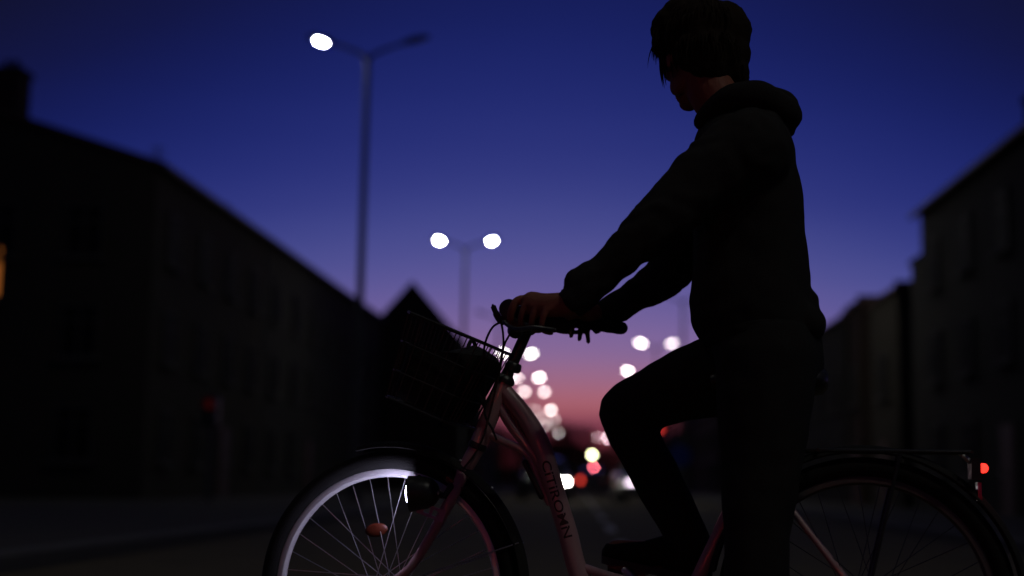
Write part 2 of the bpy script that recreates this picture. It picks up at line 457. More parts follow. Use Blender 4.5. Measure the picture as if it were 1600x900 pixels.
for k, (d0, d1, e) in enumerate([(83, 104, 7.0), (110, 140, 6.6), (150, 185, 6.2)]):
    house('distant_house', ['nearest gabled house of three behind the rider on right', 'middle gabled house of three behind the rider on right', 'farthest gabled house behind the rider on right'][k],
          11.0, 19.5, d0, d1, e, e, 1.4, (M_PLASTER, M_BRICK, M_PLASTER2)[k], -1, floors=2)

# ------------------------------------------------------------------ trees closing the street
M_BARK = mat('bark', (0.05, 0.035, 0.025), 0.95, noise_amt=0.3, noise_scale=8)
M_LEAF = mat('leaf', (0.04, 0.055, 0.02), 0.8, noise_amt=0.4, noise_scale=3)
def tree_meshes(h, rad, seed):
    rnd = random.Random(seed)
    tr = MB(); pts = [V3((0, 0, -.1)), V3((.1, 0, h * .2)), V3((.0, .15, h * .45)), V3((.1, 0, h * .8))]
    tr.tube(smooth_path(pts, 4), [h * .03 * (1 - .85 * i / 12) for i in range(13)], 8)
    tips = []
    for k in range(9):
        a = k * 2.4; z0 = h * (.25 + .05 * k); b = V3((0.05, .1, z0))
        e = b + V3((math.cos(a), math.sin(a), .6)) * rad * rnd.uniform(.55, .85)
        tr.tube([b, (b + e) / 2 + V3((0, 0, .2)), e], [h * .012, h * .008, h * .003], 5); tips.append(e)
    cr = MB()
    cl = tips + [V3((rnd.uniform(-.6, .6) * rad, rnd.uniform(-.6, .6) * rad, h * rnd.uniform(.18, .93))) for _ in range(16)]
    for c in cl:
        rr = rad * rnd.uniform(.28, .45)
        for _ in range(150):
            d = V3((rnd.gauss(0, 1), rnd.gauss(0, 1), rnd.gauss(0, .8))); d = d.normalized() * rr * rnd.uniform(.5, 1.05)
            p = c + d; sz = rnd.uniform(.12, .24)
            u = V3((rnd.gauss(0, 1), rnd.gauss(0, 1), rnd.gauss(0, 1))).normalized(); w_ = u.orthogonal().normalized()
            cr.add([p - u * sz, p + w_ * sz * .5, p + u * sz, p - w_ * sz * .5], [(0, 1, 2, 3)])
    return tr.data('trunk', M_BARK), cr.data('crown', M_LEAF, False, False)
TV = [tree_meshes(10.0, 4.2, 3), tree_meshes(9.0, 3.6, 11)]
tl = [(886, 268, 1.22, 0), (842, 262, .95, 1), (866, 300, .9, 0), (905, 318, .98, 1), (925, 330, .95, 0), (948, 322, .93, 1), (970, 310, 1.0, 0), (1000, 290, 1.05, 1), (1030, 300, 1.1, 0), (815, 300, 1.0, 1), (895, 345, 1.0, 0), (1062, 190, 1.25, 1), (1095, 165, 1.25, 0), (1130, 175, 1.3, 1), (758, 225, 1.05, 1), (786, 240, 1.0, 0)]
lab = ['tallest tree at the end of the street, rising above the red afterglow', 'tree left of the tallest one behind the bicycle frame', 'round tree just left below the tallest tree',
       'tree right of the tallest tree under the pink sky', 'tree at the very end of the street above the car lights', 'tree behind the pair of pink lamps',
       'tree behind the raised knee', 'tree behind the raised shin', 'tree under the raised thigh, right of the shin', 'leftmost tree at the street end, behind the head tube', 'rearmost tree straight down the street', 'leftmost of three trees hidden behind the rider\'s raised thigh', 'middle of three trees hidden behind the rider\'s raised thigh', 'rightmost of three trees hidden behind the rider\'s raised thigh', 'tree behind the front basket\'s lower corner', 'tree seen between the head tube and the fork']
for (px, D, sc_, k), lb in zip(tl, lab):
    p = at(px, 755, D); t = empty('tree', (p.x, D, -.02), px * 1.3)
    t.scale = (sc_, sc_, sc_)
    tag(t, lb, 'tree', 'trees at the end of the street')
    link('trunk', TV[k][0], t); link('crown', TV[k][1], t)

# a hedge across the far end of the street
rnd = random.Random(21)
hp0, hp1 = at(690, 755, 350).x, at(1120, 755, 350).x
hg = MB()
for i in range(5200):
    x = rnd.uniform(hp0, hp1); top = 6.2 + 1.3 * noise.noise(V3((x * .13, 0, 0))) + .7 * noise.noise(V3((x * .5, 3, 0)))
    p = V3((x, 350 + rnd.uniform(-1.4, 1.4), top * (1 - rnd.random() ** 2 * .98))); sz = rnd.uniform(.18, .34)
    u = V3((rnd.gauss(0, 1), rnd.gauss(0, 1), rnd.gauss(0, 1))).normalized(); w_ = u.orthogonal().normalized()
    hg.add([p - u * sz, p + w_ * sz * .6, p + u * sz, p - w_ * sz * .6], [(0, 1, 2, 3)])
hroot = empty('hedge', ((hp0 + hp1) / 2, 350, 0)); tag(hroot, 'tall dark hedge closing the far end of the street', 'hedge')
hg.build('foliage', M_LEAF, hroot, False, off=((hp0 + hp1) / 2, 350, 0))
core = MB()
for i in range(30):
    xx = hp0 + (hp1 - hp0) * (i + .5) / 30 - (hp0 + hp1) / 2
    core.box((xx, 0, 2.3 + .5 * noise.noise(V3((xx, 1, 0)))), ((hp1 - hp0) / 30 * .98, 1.6, 4.6))
core.build('branches', M_BARK, hroot, False)

# ------------------------------------------------------------------ street lamps
M_POLE = mat('lamp_pole_steel', (0.08, 0.08, 0.085), 0.6, metal=0.4)
LH = 10.15
pole_me = MB().tube([(0, 0, 0), (0, 0, 1.0), (0, 0, 1.05), (0, 0, LH - .35)], [.13, .13, .10, .06], 12).data('pole', M_POLE)
base_me = MB().lathe((0, 0, -.02), (0, 0, 1), [(0, .2), (.06, .2), (.1, .15), (.3, .14), (.32, .1)], 14).data('base', M_POLE)
door_me = MB().box((0, -.125, .62), (.12, .03, .35)).data('hatch', M_POLE, False)
def arm_data(sg):
    pts = smooth_path([(0, 0, LH - .45), (sg * .06, 0, LH - .28), (sg * .35, 0, LH - .12), (sg * .78, 0, LH + .03)], 5)
    return MB().tube(pts, [.055 - .025 * i / (len(pts) - 1) for i in range(len(pts))], 10).data('arm', M_POLE)
def head_data(sg):
    rot = Matrix.Rotation(-sg * R(15), 3, 'Y')
    rr = []
    for (x, w, zt, zb) in [(-.02, .04, .03, -.03), (.06, .08, .06, -.035), (.2, .13, .09, -.04), (.42, .14, .085, -.04), (.58, .1, .06, -.04), (.64, .04, .02, -.03)]:
        ring = []
        for k in range(12):
            a = 2 * math.pi * k / 12
            z = math.sin(a); ring.append(V3((sg * (.74 + x), 0, LH + .02)) + rot @ V3((0, math.cos(a) * w, z * (zt if z > 0 else -zb))) + V3((0, 0, x * math.tan(R(15)))))
        rr.append(ring)
    return MB().rings(rr).data('head', M_POLE)
def lens_data(sg, material, big=1.0):
    c = V3((sg * 1.07, 0, LH + .02 + .33 * math.tan(R(15)) - .035))
    return MB().ell(c, (.17 * big, .10 * big, .05 * big), Matrix.Rotation(-sg * R(15), 3, 'Y'), 14, 8).data('lens', material)
ARM = {s: arm_data(s) for s in (-1, 1)}; HEAD = {s: head_data(s) for s in (-1, 1)}
M_LENS_OFF = mat('lamp_lens_unlit', (0.1, 0.1, 0.1), 0.2)
LENSM = {}
def lens_mat(st, warm=0):
    k = (st, warm)
    if k not in LENSM:
        LENSM[k] = emitter('lamp_glow_%g_%d' % (st, warm), (1.0, 1.0, .86) if warm == 0 else ((1.0, .86, .84) if warm == 1 else (1.0, .72, .78)), st)
    return LENSM[k]
LENS_ME = {}
def street_lamp(s, D, label, st=(300, 300), warm=0, group='double-armed street lamps'):
    root = empty('street_lamp', W(s, D, .12), SANG); tag(root, label, 'street lamp', group)
    link('base', base_me, root); p = link('pole', pole_me, root); link('hatch', door_me, p)
    for sg, e in zip((-1, 1), st):
        link('arm', ARM[sg], root); h = link('head', HEAD[sg], root)
        mt = lens_mat(e, warm) if e else M_LENS_OFF
        big = .75 if D < 90 else (1.8 if D < 160 else 2.0)      # the far lamps have larger bowls
        key = (sg, mt.name, big)
        if key not in LENS_ME: LENS_ME[key] = lens_data(sg, mt, big)
        ln = link('lens', LENS_ME[key], h)
        if not e: h['label'] = 'unlit lamp head'
    return root
LS, RSR = -4.63, 5.43
left_row = [(5.9, (120, 120), 0, 'street lamp nearest the camera in the left row, out of frame left'),
            (30.9, (330, 0), 0, 'tall street lamp at upper left with only its left head lit'),
            (57.3, (330, 330), 0, 'street lamp with two bright heads between the tall lamp and the hands'),
            (82.5, (0, 0), 0, 'unlit street lamp behind the hand on the handlebar'),
            (108, (20, 20), 0, 'street lamp whose heads flank the handlebar stem'),
            (132.6, (30, 30), 1, 'street lamp with white heads right of the head tube, upper pair'),
            (153.5, (19, 19), 1, 'street lamp with pinkish heads right of the head tube, lower pair'),
            (192, (8, 26), 1, 'distant left row lamp with a dim left and bright right head'),
            (220, (10, 10), 1, 'distant left row lamp just below the one with a bright right head'),
            (245, (14, 0), 1, 'distant left row lamp lowest in the bokeh cluster'),
            (278, (0, 34), 1, 'farthest left row lamp, alone right of the bokeh cluster')]
for D, st, wm, lb in left_row: street_lamp(LS - (.15 if D == 30.9 else 0), D, lb, st, wm)
right_row = [(-1.8, (640, 640), 0, 'added street lamp behind the camera, unseen, in line with the right row'),  # this lamp is added out of view as fill for the bicycle
             (48, (480, 480), 0, 'right row street lamp hidden behind the rider\'s back'), (73, (0, 600), 0, 'right row street lamp hidden behind the rider\'s forearms'),
             (98.2, (18, 9), 1, 'right row street lamp with two heads in front of the rider\'s belly'),
             (123, (24, 24), 1, 'right row street lamp touching the top of the thigh'),
             (148, (0, 0), 1, 'right row street lamp hidden behind the raised thigh'),
             (305, (25, 60), 2, 'far right row street lamp with a pair of pink heads left of the knee')]
for D, st, wm, lb in right_row: street_lamp(RSR, D, lb, st, wm)

# ------------------------------------------------------------------ cars
M_CARP = mat('car_paint', (0.05, 0.05, 0.06), 0.3, coat=1.0, noise_amt=0.05)
M_CARP2 = mat('car_paint_silver', (0.3, 0.3, 0.31), 0.3, metal=0.5, coat=1.0)
M_TRIM = mat('car_trim', (0.02, 0.02, 0.02), 0.6)
def car(label, loc, rz, paint, head=0, tail=0, headcol=(1, .93, .84), both=True):
    """+x forward"""
    root = empty('car', loc, rz); tag(root, label, 'car', 'cars on the street')
    secs = [(-2.1, .45, .62, .6), (-2.05, .3, .88, .76), (-1.85, .24, .98, .84), (-1.2, .22, .98, .87), (-.2, .22, .96, .88), (.8, .22, .95, .88), (1.2, .22, .92, .87), (1.75, .23, .82, .82), (2.02, .28, .68, .7), (2.1, .4, .58, .56)]
    rings = []
    for (x, z0, z1, hw) in secs:
        ring = []
        for k in range(20):
            a = 2 * math.pi * k / 20; c, s_ = math.cos(a), math.sin(a)
            q = .38
            ring.append((x, hw * math.copysign(abs(c) ** q, c), (z0 + z1) / 2 + (z1 - z0) / 2 * math.copysign(abs(s_) ** q, s_)))
        rings.append(ring)
    MB().rings(rings).build('body', paint, root)
    cab = [(-1.75, .96, .70, .97), (-1.15, .96, .72, 1.38), (-.6, .96, .72, 1.45), (.1, .96, .72, 1.45), (.55, .96, .72, 1.36), (1.2, .9, .74, .92)]
    rings = []
    for (x, z0, hw, z1) in cab:
        ring = [(x, -hw, z0), (x, hw, z0), (x, hw * .97, z0 + (z1 - z0) * .3), (x, hw * .84, z1 - .03), (x, hw * .7, z1), (x, -hw * .7, z1), (x, -hw * .84, z1 - .03), (x, -hw * .97, z0 + (z1 - z0) * .3)]
        rings.append(ring)
    gl = MB().rings(rings).build('greenhouse', M_GLASS, root)
    rf = MB()
    rr = [[(x, y * .8, z + dz) for (y, dz) in ((-.72, 0), (.72, 0), (.72, .012), (.6, .03), (-.6, .03), (-.72, .012))] for (x, z) in ((-1.12, 1.37), (-.6, 1.44), (.1, 1.44), (.5, 1.37))]
    rf.rings(rr).build('roof', paint, root)
    for sy in (-1, 1):
        MB().tube([(1.18, sy * .72, .93), (.52, sy * .62, 1.38)], .035, 6).build('pillar', paint, root)
        MB().tube([(-.3, sy * .72, .96), (-.32, sy * .6, 1.44)], .035, 6).build('pillar', paint, root)
        MB().ell((.85, sy * .98, 1.0), (.06, .1, .07)).build('mirror', paint, root)
        for x in (-1.3, 1.32):
            tw = MB().lathe((x, sy * .76, .31), (0, sy, 0), [(-.1, .2), (-.1, .28), (-.07, .31), (.08, .31), (.11, .28), (.11, .2), (.07, .19)], 24).build('wheel', M_RUBBER, root)
            MB().lathe((x, sy * .76, .31), (0, sy, 0), [(.0, .2), (.09, .195), (.1, .17), (.07, .15), (.085, .05), (.1, .03)], 18).build('rim', M_ALLOY, tw)
        hm = emitter('car_headlamp', headcol, head) if head and (both or sy > 0) else M_GLASS
        MB().ell((1.98, sy * .6, .64), (.09, .15, .075), Matrix.Rotation(sy * R(25), 3, 'Z')).build('headlight', hm, root)
        tm = emitter('car_tail_lamp', (1.0, .06, .04), tail) if tail and (both or sy > 0) else M_REDREF
        MB().box((-2.05, sy * .66, .8), (.1, .18, .24), Matrix.Rotation(-sy * R(14), 3, 'Z')).build('tail_light', tm, root, False)
    MB().box((2.07, 0, .38), (.12, 1.1, .12)).build('bumper', M_TRIM, root, False)
    MB().box((-2.09, 0, .42), (.12, 1.2, .12)).build('bumper', M_TRIM, root, False)
    MB().box((2.1, 0, .52), (.06, .5, .1)).build('grille', M_TRIM, root, False)
    MB().box((-2.1, 0, .62), (.03, .5, .11)).build('number_plate', M_SOLE, root, False)
    return root
# headlights facing the camera: left headlight of this car shows right of the down tube
def ground_at(px, D): 
    d = ray(px, 755); return d.x * D / d.y
xa = ground_at(880, 48.0)
car('oncoming car with one white headlight lit, right of the bicycle down tube', (xa - .6, 50.0, 0), -math.pi / 2 + .02, M_CARP, head=90, both=False)
xb = ground_at(984, 44.0)
car('oncoming car with pale lilac headlight in front of the shin', (xb + .6, 46.0, 0), -math.pi / 2 + .02, M_CARP2, head=5.0, headcol=(.95, .78, .95))
xc = ground_at(927, 84.0)
car('car driving away with a red tail light below the green signal', (xc, 86.0, 0), math.pi / 2 + SANG, M_CARP, tail=3, both=False)
car('car standing behind the camera with glowing red brake lights', W(-2.1, -5.6, 0), -math.pi / 2 + SANG + .12, M_CARP, tail=20)

# ------------------------------------------------------------------ traffic signals and a road sign
def signal(name, label, x, D, z, col, st, which, rad=.1, n=3, cat='traffic light'):
    root = empty(name, (x, D, 0.0), SANG); tag(root, label, cat, 'traffic signals')
    top = z + .18 + .28 * which
    MB().tube([(0, .12, 0), (0, .12, top + .1)], .055, 10).build('pole', M_POLE, root)
    hs = MB().box((0, 0, top - .28 * n / 2), (.3, .2, .28 * n)); hs.build('housing', M_BLACKPLASTIC, root, False)
    for k in range(n):
        zc = top - .14 - .28 * k
        on = (k == which)
        mt = emitter('signal_glow', col, st) if on else M_LENS_OFF
        ls = MB().lathe((0, -.1, zc), (0, -1, 0), [(0, rad), (.012, rad * .9), (.02, rad * .5), (.022, .01)], 18).build('lamp', mt, root)
        vz = MB()
        seg = 14
        for q in range(seg):
            a0 = math.pi * (-.1 + 1.2 * q / seg); a1 = math.pi * (-.1 + 1.2 * (q + 1) / seg)
            for (ra, rb) in ((.115, .12),):
                P = lambda a, r_, y: (math.cos(a) * r_, y, zc + math.sin(a) * r_)
                vz.add([P(a0, ra, -.1), P(a1, ra, -.1), P(a1, ra, -.3), P(a0, ra, -.3), P(a0, rb, -.1), P(a1, rb, -.1), P(a1, rb, -.3), P(a0, rb, -.3)],
                       [(0, 1, 2, 3), (7, 6, 5, 4), (2, 6, 7, 3), (0, 4, 5, 1)])
        vz.build('visor', M_BLACKPLASTIC, root)
    return root
p = at(925, 712, 70.0); signal('traffic_light', 'traffic light showing green above the red car lights', p.x, 70.0, p.z, (.95, 1.0, .55), 20, 2)
p = at(927, 731, 110.0); signal('traffic_light', 'far traffic light showing red just below the green one', p.x, 110.0, p.z, (1.0, .16, .22), 40, 0)
p = at(1030, 673, 40.0); signal('traffic_light', 'traffic light showing red in the gap under the thigh', p.x, 40.0, p.z, (1.0, .05, .04), 1.1, 0)
p = at(330, 635, 27.0); signal('pedestrian_signal', 'dim red pedestrian signal in front of the left house', p.x, 27.0, p.z, (1.0, .04, .03), .018, 0, n=2)
M_BLUE = mat('sign_blue', (0.02, 0.06, 0.4), 0.5)
p = at(1062, 712, 38.0); rs = empty('road_sign', (p.x, 38.0, 0)); tag(rs, 'small round blue road sign under the raised thigh', 'road sign')
MB().tube([(0, .05, 0), (0, .05, p.z + .3)], .03, 8).build('pole', M_POLE, rs)
MB().lathe((0, 0, p.z), (0, -1, 0), [(0, .3), (.012, .3), (.014, .28)], 28).build('plate', M_BLUE, rs)

# ------------------------------------------------------------------ bicycle (local frame: +x to the rear, -y to the camera, z up)
BYAW = R(-12)
F0 = CAM + _d * (HUBY / _d.y); F0.z = 0
BM = Matrix.Translation(F0) @ Matrix.Rotation(BYAW, 4, 'Z'); BI = BM.inverted()
def plane_hit(px, py, o, n):
    a = BI @ CAM; d = (BI.to_3x3() @ ray(px, py))
    return a + d * ((o - a).dot(n) / d.dot(n))
def L(px, py, v=0.0):
    return plane_hit(px, py, V3((0, -v, 0)), V3((0, 1, 0)))
bike = empty('bicycle', F0, BYAW)
tag(bike, 'pink framed step-through city bicycle with front basket, held upright by the rider', 'bicycle')
H0, H1 = L(788, 597), L(748, 693)
AX = (H0 - H1).normalized()
STEER = R(3)
e0_ = V3((-1, 0, 0)); e0_ = (e0_ - AX * e0_.dot(AX)).normalized()      # forward
EF = (Matrix.Rotation(-STEER, 3, AX) @ e0_).normalized()
NS = AX.cross(EF).normalized()
if NS.y > 0: NS = -NS                                                  # towards the camera
def S(px, py, off=0.0):
    return plane_hit(px, py, H0 + NS * off, NS)
FH = S(606, 919)
RH = L(1352, 952); RH.z = 0.333
print('hub', FH, 'rear', RH, 'wheelbase', (RH - FH).length, 'cam', CAMZ)
RRIM, RTY = 0.281, 0.328

def wheel(name, c, nax, spokes=36, hubr=.028, hubw=.05, rimm=None):
    """nax: axle direction towards the camera"""
    root = MB()
    up = V3((0, 0, 1)); up = (up - nax * up.dot(nax)).normalized(); sd = nax.cross(up)
    def pt(r, a, w): return c + (up * math.cos(a) + sd * math.sin(a)) * r + nax * w
    def ringsweep(prof, n=96):
        mb = MB(); k = len(prof); vs = []; fs = []
        for i in range(n):
            a = 2 * math.pi * i / n
            for (r, w) in prof: vs.append(pt(r, a, w))
        for i in range(n):
            j = (i + 1) % n
            for q in range(k):
                q2 = (q + 1) % k
                fs.append((i * k + q, i * k + q2, j * k + q2, j * k + q))
        mb.add(vs, fs); return mb
    tyre = ringsweep([(RRIM + .002 + .0225 * (1 - math.cos(2 * math.pi * q / 14)), .0225 * math.sin(2 * math.pi * q / 14)) for q in range(14)])
    w = tyre.build(name, M_RUBBER, bike)
    ringsweep([(RRIM, .0125), (RRIM + .004, .011), (RRIM + .001, .004), (RRIM + .001, -.004), (RRIM + .004, -.011), (RRIM, -.0125), (RRIM - .010, -.0125), (RRIM - .0145, -.007), (RRIM - .0155, 0), (RRIM - .0145, .007), (RRIM - .010, .0125)]).build('rim', rimm or M_RIM, w)
    MB().lathe(c - nax * hubw, nax, [(0, .006), (.006, .008), (.012, hubr), (.016, hubr), (.02, .016), (2 * hubw - .02, .016), (2 * hubw - .016, hubr), (2 * hubw - .012, hubr), (2 * hubw - .006, .008), (2 * hubw, .006)], 20).build('hub', M_ALLOY, w)
    for i in range(spokes):
        a = 2 * math.pi * i / spokes + .04
        side = 1 if i % 2 else -1
        tang = (1 if (i // 2) % 2 else -1) * 1.15
        s = MB().tube([pt(hubr - .003, a + tang, side * (hubw - .014)), pt(RRIM - .0145, a, 0)], .00115, 5)
        s.build('spoke', M_BLACKMETAL if rimm else M_STEEL, w)  # rear spokes get dark metal so that wheel looks less lit
    return w, pt
fw, fpt = wheel('front_wheel', FH, NS)
rw, rpt = wheel('rear_wheel', RH, V3((0, -1, 0)), hubr=.034, hubw=.06, rimm=M_SHADEDRIM)
def ang_of(c, nax, p):
    up = V3((0, 0, 1)); up = (up - nax * up.dot(nax)).normalized(); sd = nax.cross(up); d = p - c
    return math.atan2(d.dot(sd), d.dot(up))
def fender(pt, a0, a1, name, r=.352, wd=.029):
    mb = MB(); n = 40; vs = []; fs = []
    prof = []
    for q in range(9):
        t = -1 + 2 * q / 8
        prof.append((r - .014 * t * t, wd * t))
    prof2 = [(x - .0025, y * .97) for (x, y) in reversed(prof)]
    pr = prof + prof2; k = len(pr)
    for i in range(n + 1):
        a = a0 + (a1 - a0) * i / n
        for (rr, w_) in pr: vs.append(pt(rr, a, w_))
    for i in range(n):
        for q in range(k):
            q2 = (q + 1) % k; fs.append((i * k + q, i * k + q2, (i + 1) * k + q2, (i + 1) * k + q))
    fs.append(tuple(range(k))); fs.append(tuple(n * k + q for q in reversed(range(k))))
    mb.add(vs, fs); return mb.build(name, M_FENDER, bike)
fa0 = ang_of(FH, NS, S(566, 722)); fa1 = ang_of(FH, NS, S(806, 905)) 
ff = fender(fpt, fa0, fa1, 'front_mudguard')
st = MB()
for sd_ in (-1, 1):
    st = MB().tube([FH + NS * .058 * sd_, fpt(.349, fa0 + (fa1 - fa0) * .86, .024 * sd_)], .002, 6); st.build('stay', M_STEEL, ff)
for k_ in (.35, .52):
    MB().ell(fpt(.354, fa0 + (fa1 - fa0) * (k_ + .1), .012), (.004, .004, .004), None, 8, 6).build('rivet', M_STEEL, ff)
ra0 = ang_of(RH, V3((0, -1, 0)), L(1150, 900)); ra1 = ra0 + (R(205) if fa1 > fa0 else -R(205))
rf = fender(rpt, ra0, ra1, 'rear_mudguard', r=.356, wd=.031)
for sd_ in (-1, 1):
    MB().tube([RH + V3((0, .062 * sd_, 0)), rpt(.35, ra0 + (ra1 - ra0) * .8, .026 * -sd_)], .002, 6).build('stay', M_STEEL, rf)

# frame
frame = MB().tube([H0 + AX * .004, H1 - AX * .002], .0215, 20).build('frame', M_FRAME, bike)
main_pts = [L(*p) for p in [(789, 612), (814, 642), (836, 676), (849, 706), (862, 750), (874, 790), (887, 832), (899, 880), (916, 925), (950, 958), (1000, 972), (1056, 976)]]
mp_ = smooth_path(main_pts, 6)
MB().tube(mp_, [.020 + .0035 * min(1, i / 14) for i in range(len(mp_))], 20).build('main_tube', M_FRAME, frame)
gp = smooth_path([L(*p) for p in [(778, 622), (787, 645), (801, 668), (820, 692), (838, 716), (853, 745)]], 5)
MB().tube(gp, .0125, 14).build('gusset_tube', M_FRAME, frame)
gq = [L(x, y) for (x, y) in [(788, 616), (813, 645), (834, 680), (848, 712), (851, 738), (822, 690), (801, 664), (787, 640)]]
MB().add([p + V3((0, -.004, 0)) for p in gq] + [p + V3((0, .004, 0)) for p in gq], [tuple(range(8)), tuple(reversed(range(8, 16)))] + [(i, (i + 1) % 8, (i + 1) % 8 + 8, i + 8) for i in range(8)]).build('gusset_plate', M_BLACKMETAL, frame, False)
lp = smooth_path([L(*p) for p in [(760, 676), (778, 686), (797, 694), (815, 702), (828, 716), (835, 734), (843, 756), (860, 788)]], 5)
MB().tube(lp, .0095, 12).build('lower_strut', M_FRAME, frame)
pl = smooth_path([L(x, y, .012) for (x, y) in [(820, 722), (831, 745), (842, 768), (846, 776)]], 4)
MB().tube(pl, .007, 10, round_end=True).build('pump', M_BLACKPLASTIC, bike)
BB = L(1056, 976); ST = L(1178, 720)
MB().tube([BB, ST], .0165, 16).build('seat_tube', M_FRAME, frame)
MB().tube(smooth_path([L(903, 884), L(950, 900), L(1010, 915), L(1078, 932)], 5), .011, 12).build('cross_tube', M_FRAME, frame)
MB().lathe(BB + V3((0, .04, 0)), (0, -1, 0), [(0, .019), (.002, .022), (.078, .022), (.08, .019)], 20).build('bottom_bracket', M_FRAME, frame)
for sd_ in (-1, 1):
    MB().tube([BB + V3((.02, .02 * sd_, 0)), RH + V3((-.18, .045 * sd_, .0)), RH + V3((0, .066 * sd_, 0))], .009, 10).build('chain_stay', M_FRAME, frame)
    MB().tube([ST + (BB - ST) * .06 + V3((0, .018 * sd_, 0)), ST.lerp(RH, .35) + V3((0, .045 * sd_, 0)), RH + V3((0, .066 * sd_, .002))], .0075, 10).build('seat_stay', M_FRAME, frame)
MB().lathe(H0 - AX * .002, AX, [(0, .0235), (.008, .025), (.014, .022), (.02, .016)], 20).build('upper_headset', M_BLACKMETAL, bike)
MB().lathe(H1 - AX * .014, AX, [(0, .02), (.003, .0235), (.012, .0235), (.016, .0215)], 20).build('lower_headset', M_BLACKMETAL, bike)
# name on the main tube, wrapped round it
ct = bpy.data.curves.new('t', 'FONT'); ct.body = 'CITIROMN'; ct.size = 0.03; ct.align_x = 'LEFT'; ct.align_y = 'CENTER'; ct.offset = 0.0004
to = bpy.data.objects.new('t', ct); COL.objects.link(to)
dg = bpy.context.evaluated_depsgraph_get(); tme = bpy.data.meshes.new_from_object(to.evaluated_get(dg))
bpy.data.objects.remove(to)
bm_ = bmesh.new(); bm_.from_mesh(tme)
bmesh.ops.triangulate(bm_, faces=bm_.faces); bmesh.ops.subdivide_edges(bm_, edges=bm_.edges, cuts=1); bm_.to_mesh(tme); bm_.free()
tw = max(v.co.x for v in tme.vertices)
arc = [0.0]
for a_, b_ in zip(mp_[:-1], mp_[1:]): arc.append(arc[-1] + (b_ - a_).length)
def along(t):
    for i in range(len(arc) - 1):
        if arc[i + 1] >= t:
            k = (t - arc[i]) / (arc[i + 1] - arc[i]); p = mp_[i].lerp(mp_[i + 1], k); tg = (mp_[i + 1] - mp_[i]).normalized(); return p, tg
    return mp_[-1], (mp_[-1] - mp_[-2]).normalized()
i0 = min(range(len(mp_)), key=lambda i: (mp_[i] - L(852, 718)).length); i1 = min(range(len(mp_)), key=lambda i: (mp_[i] - L(888, 836)).length)
t0, t1 = arc[i0], arc[i1]
wv = (BI @ CAM - L(870, 770)).normalized()
vn = []
for v in tme.vertices:
    p, tg = along(t0 + (t1 - t0) * v.co.x / tw)
    nn = (wv - tg * wv.dot(tg)).normalized(); side = tg.cross(nn)
    a = v.co.y / .0235 - R(8)
    vn.append(p + (nn * math.cos(a) + side * -math.sin(a)) * .02395)
for v, c in zip(tme.vertices, vn): v.co = c
tme.materials.clear(); tme.materials.append(M_DECAL)
link('lettering', tme, frame)

# fork
cr0 = H1 - AX * .012
fork = MB()
fk = [cr0, S(733, 722), S(719, 748)]
fork.tube(smooth_path(fk, 4), [.0195, .0195, .0195, .0195, .019, .0185, .018, .018, .019], 16)
fork_o = fork.build('fork', M_FRAME, bike)
for sd_ in (1, -1):
    bl = smooth_path([S(724, 738, .012 * sd_), S(712, 765, .040 * sd_), S(694, 800, .050 * sd_), S(667, 848, .053 * sd_), S(640, 888, .056 * sd_), FH + NS * .06 * sd_], 5)
    MB().tube(bl, [.0145 - .0065 * max(0, (i - 8) / (len(bl) - 9)) for i in range(len(bl))], 14).build('fork_blade', M_FRAME, fork_o)
MB().box(S(716, 757, .0), (.05, .09, .012), Matrix.Rotation(R(35), 3, 'Y')).build('brake_bridge', M_BLACKMETAL, bike, False)
for sd_ in (1, -1):
    MB().tube([S(704, 760, .055 * sd_), S(695, 775, .06 * sd_), S(672, 772, .05 * sd_), S(655, 745, .02 * sd_)], [.008, .008, .006, .005], 8, round_end=True).build('brake_arm', M_BLACKMETAL, bike)
MB().ell(S(683, 770, .068), (.006, .006, .006), None, 10, 8).build('brake_bolt', M_STEEL, bike)

# headlamp on its slotted bracket
lc = S(664, 770, .062)
LD = (S(600, 774, .076) - lc).normalized()
lamp = MB().lathe(lc - LD * .034, LD, [(0, .01), (.003, .02), (.014, .032), (.03, .038), (.066, .042), (.071, .0425), (.071, .037), (.06, .03)], 28).build('headlamp', M_BLACKPLASTIC, bike)
MB().lathe(lc - LD * .034, LD, [(.0605, .0362), (.066, .036), (.073, .030), (.078, .018), (.0795, .003)], 24).build('lens', M_LAMPGLOW, lamp)
br = MB()
A_, B_ = S(657, 793, .062), S(690, 806, .062)
dx = (B_ - A_).normalized(); dz = NS.cross(dx).normalized(); ln_ = (B_ - A_).length
def bp(u, w, n): return A_ + dx * (u * ln_) + dz * w + NS * n
for (u0, u1, w0, w1) in ((-.1, 1.15, .007, .014), (-.1, 1.15, -.014, -.007), (-.1, .18, -.007, .007), (.45, .58, -.007, .007), (.88, 1.15, -.007, .007)):
    vs = [bp(u, w_, n) for n in (0, .0025) for (u, w_) in ((u0, w0), (u1, w0), (u1, w1), (u0, w1))]
    br.add(vs, [(0, 1, 2, 3), (7, 6, 5, 4), (0, 4, 5, 1), (1, 5, 6, 2), (2, 6, 7, 3), (3, 7, 4, 0)])
br.build('lamp_bracket', M_FRAME, bike, False)
MB().tube([S(660, 792, .064), S(662, 782, .085)], .006, 8).build('lamp_mount', M_BLACKPLASTIC, lamp)

# amber reflector between the spokes
rc = S(588, 828, .014)
MB().ell(rc, (.029, .007, .017), Matrix.Rotation(R(-8), 3, 'Y')).build('spoke_reflector', M_AMBER, fw)

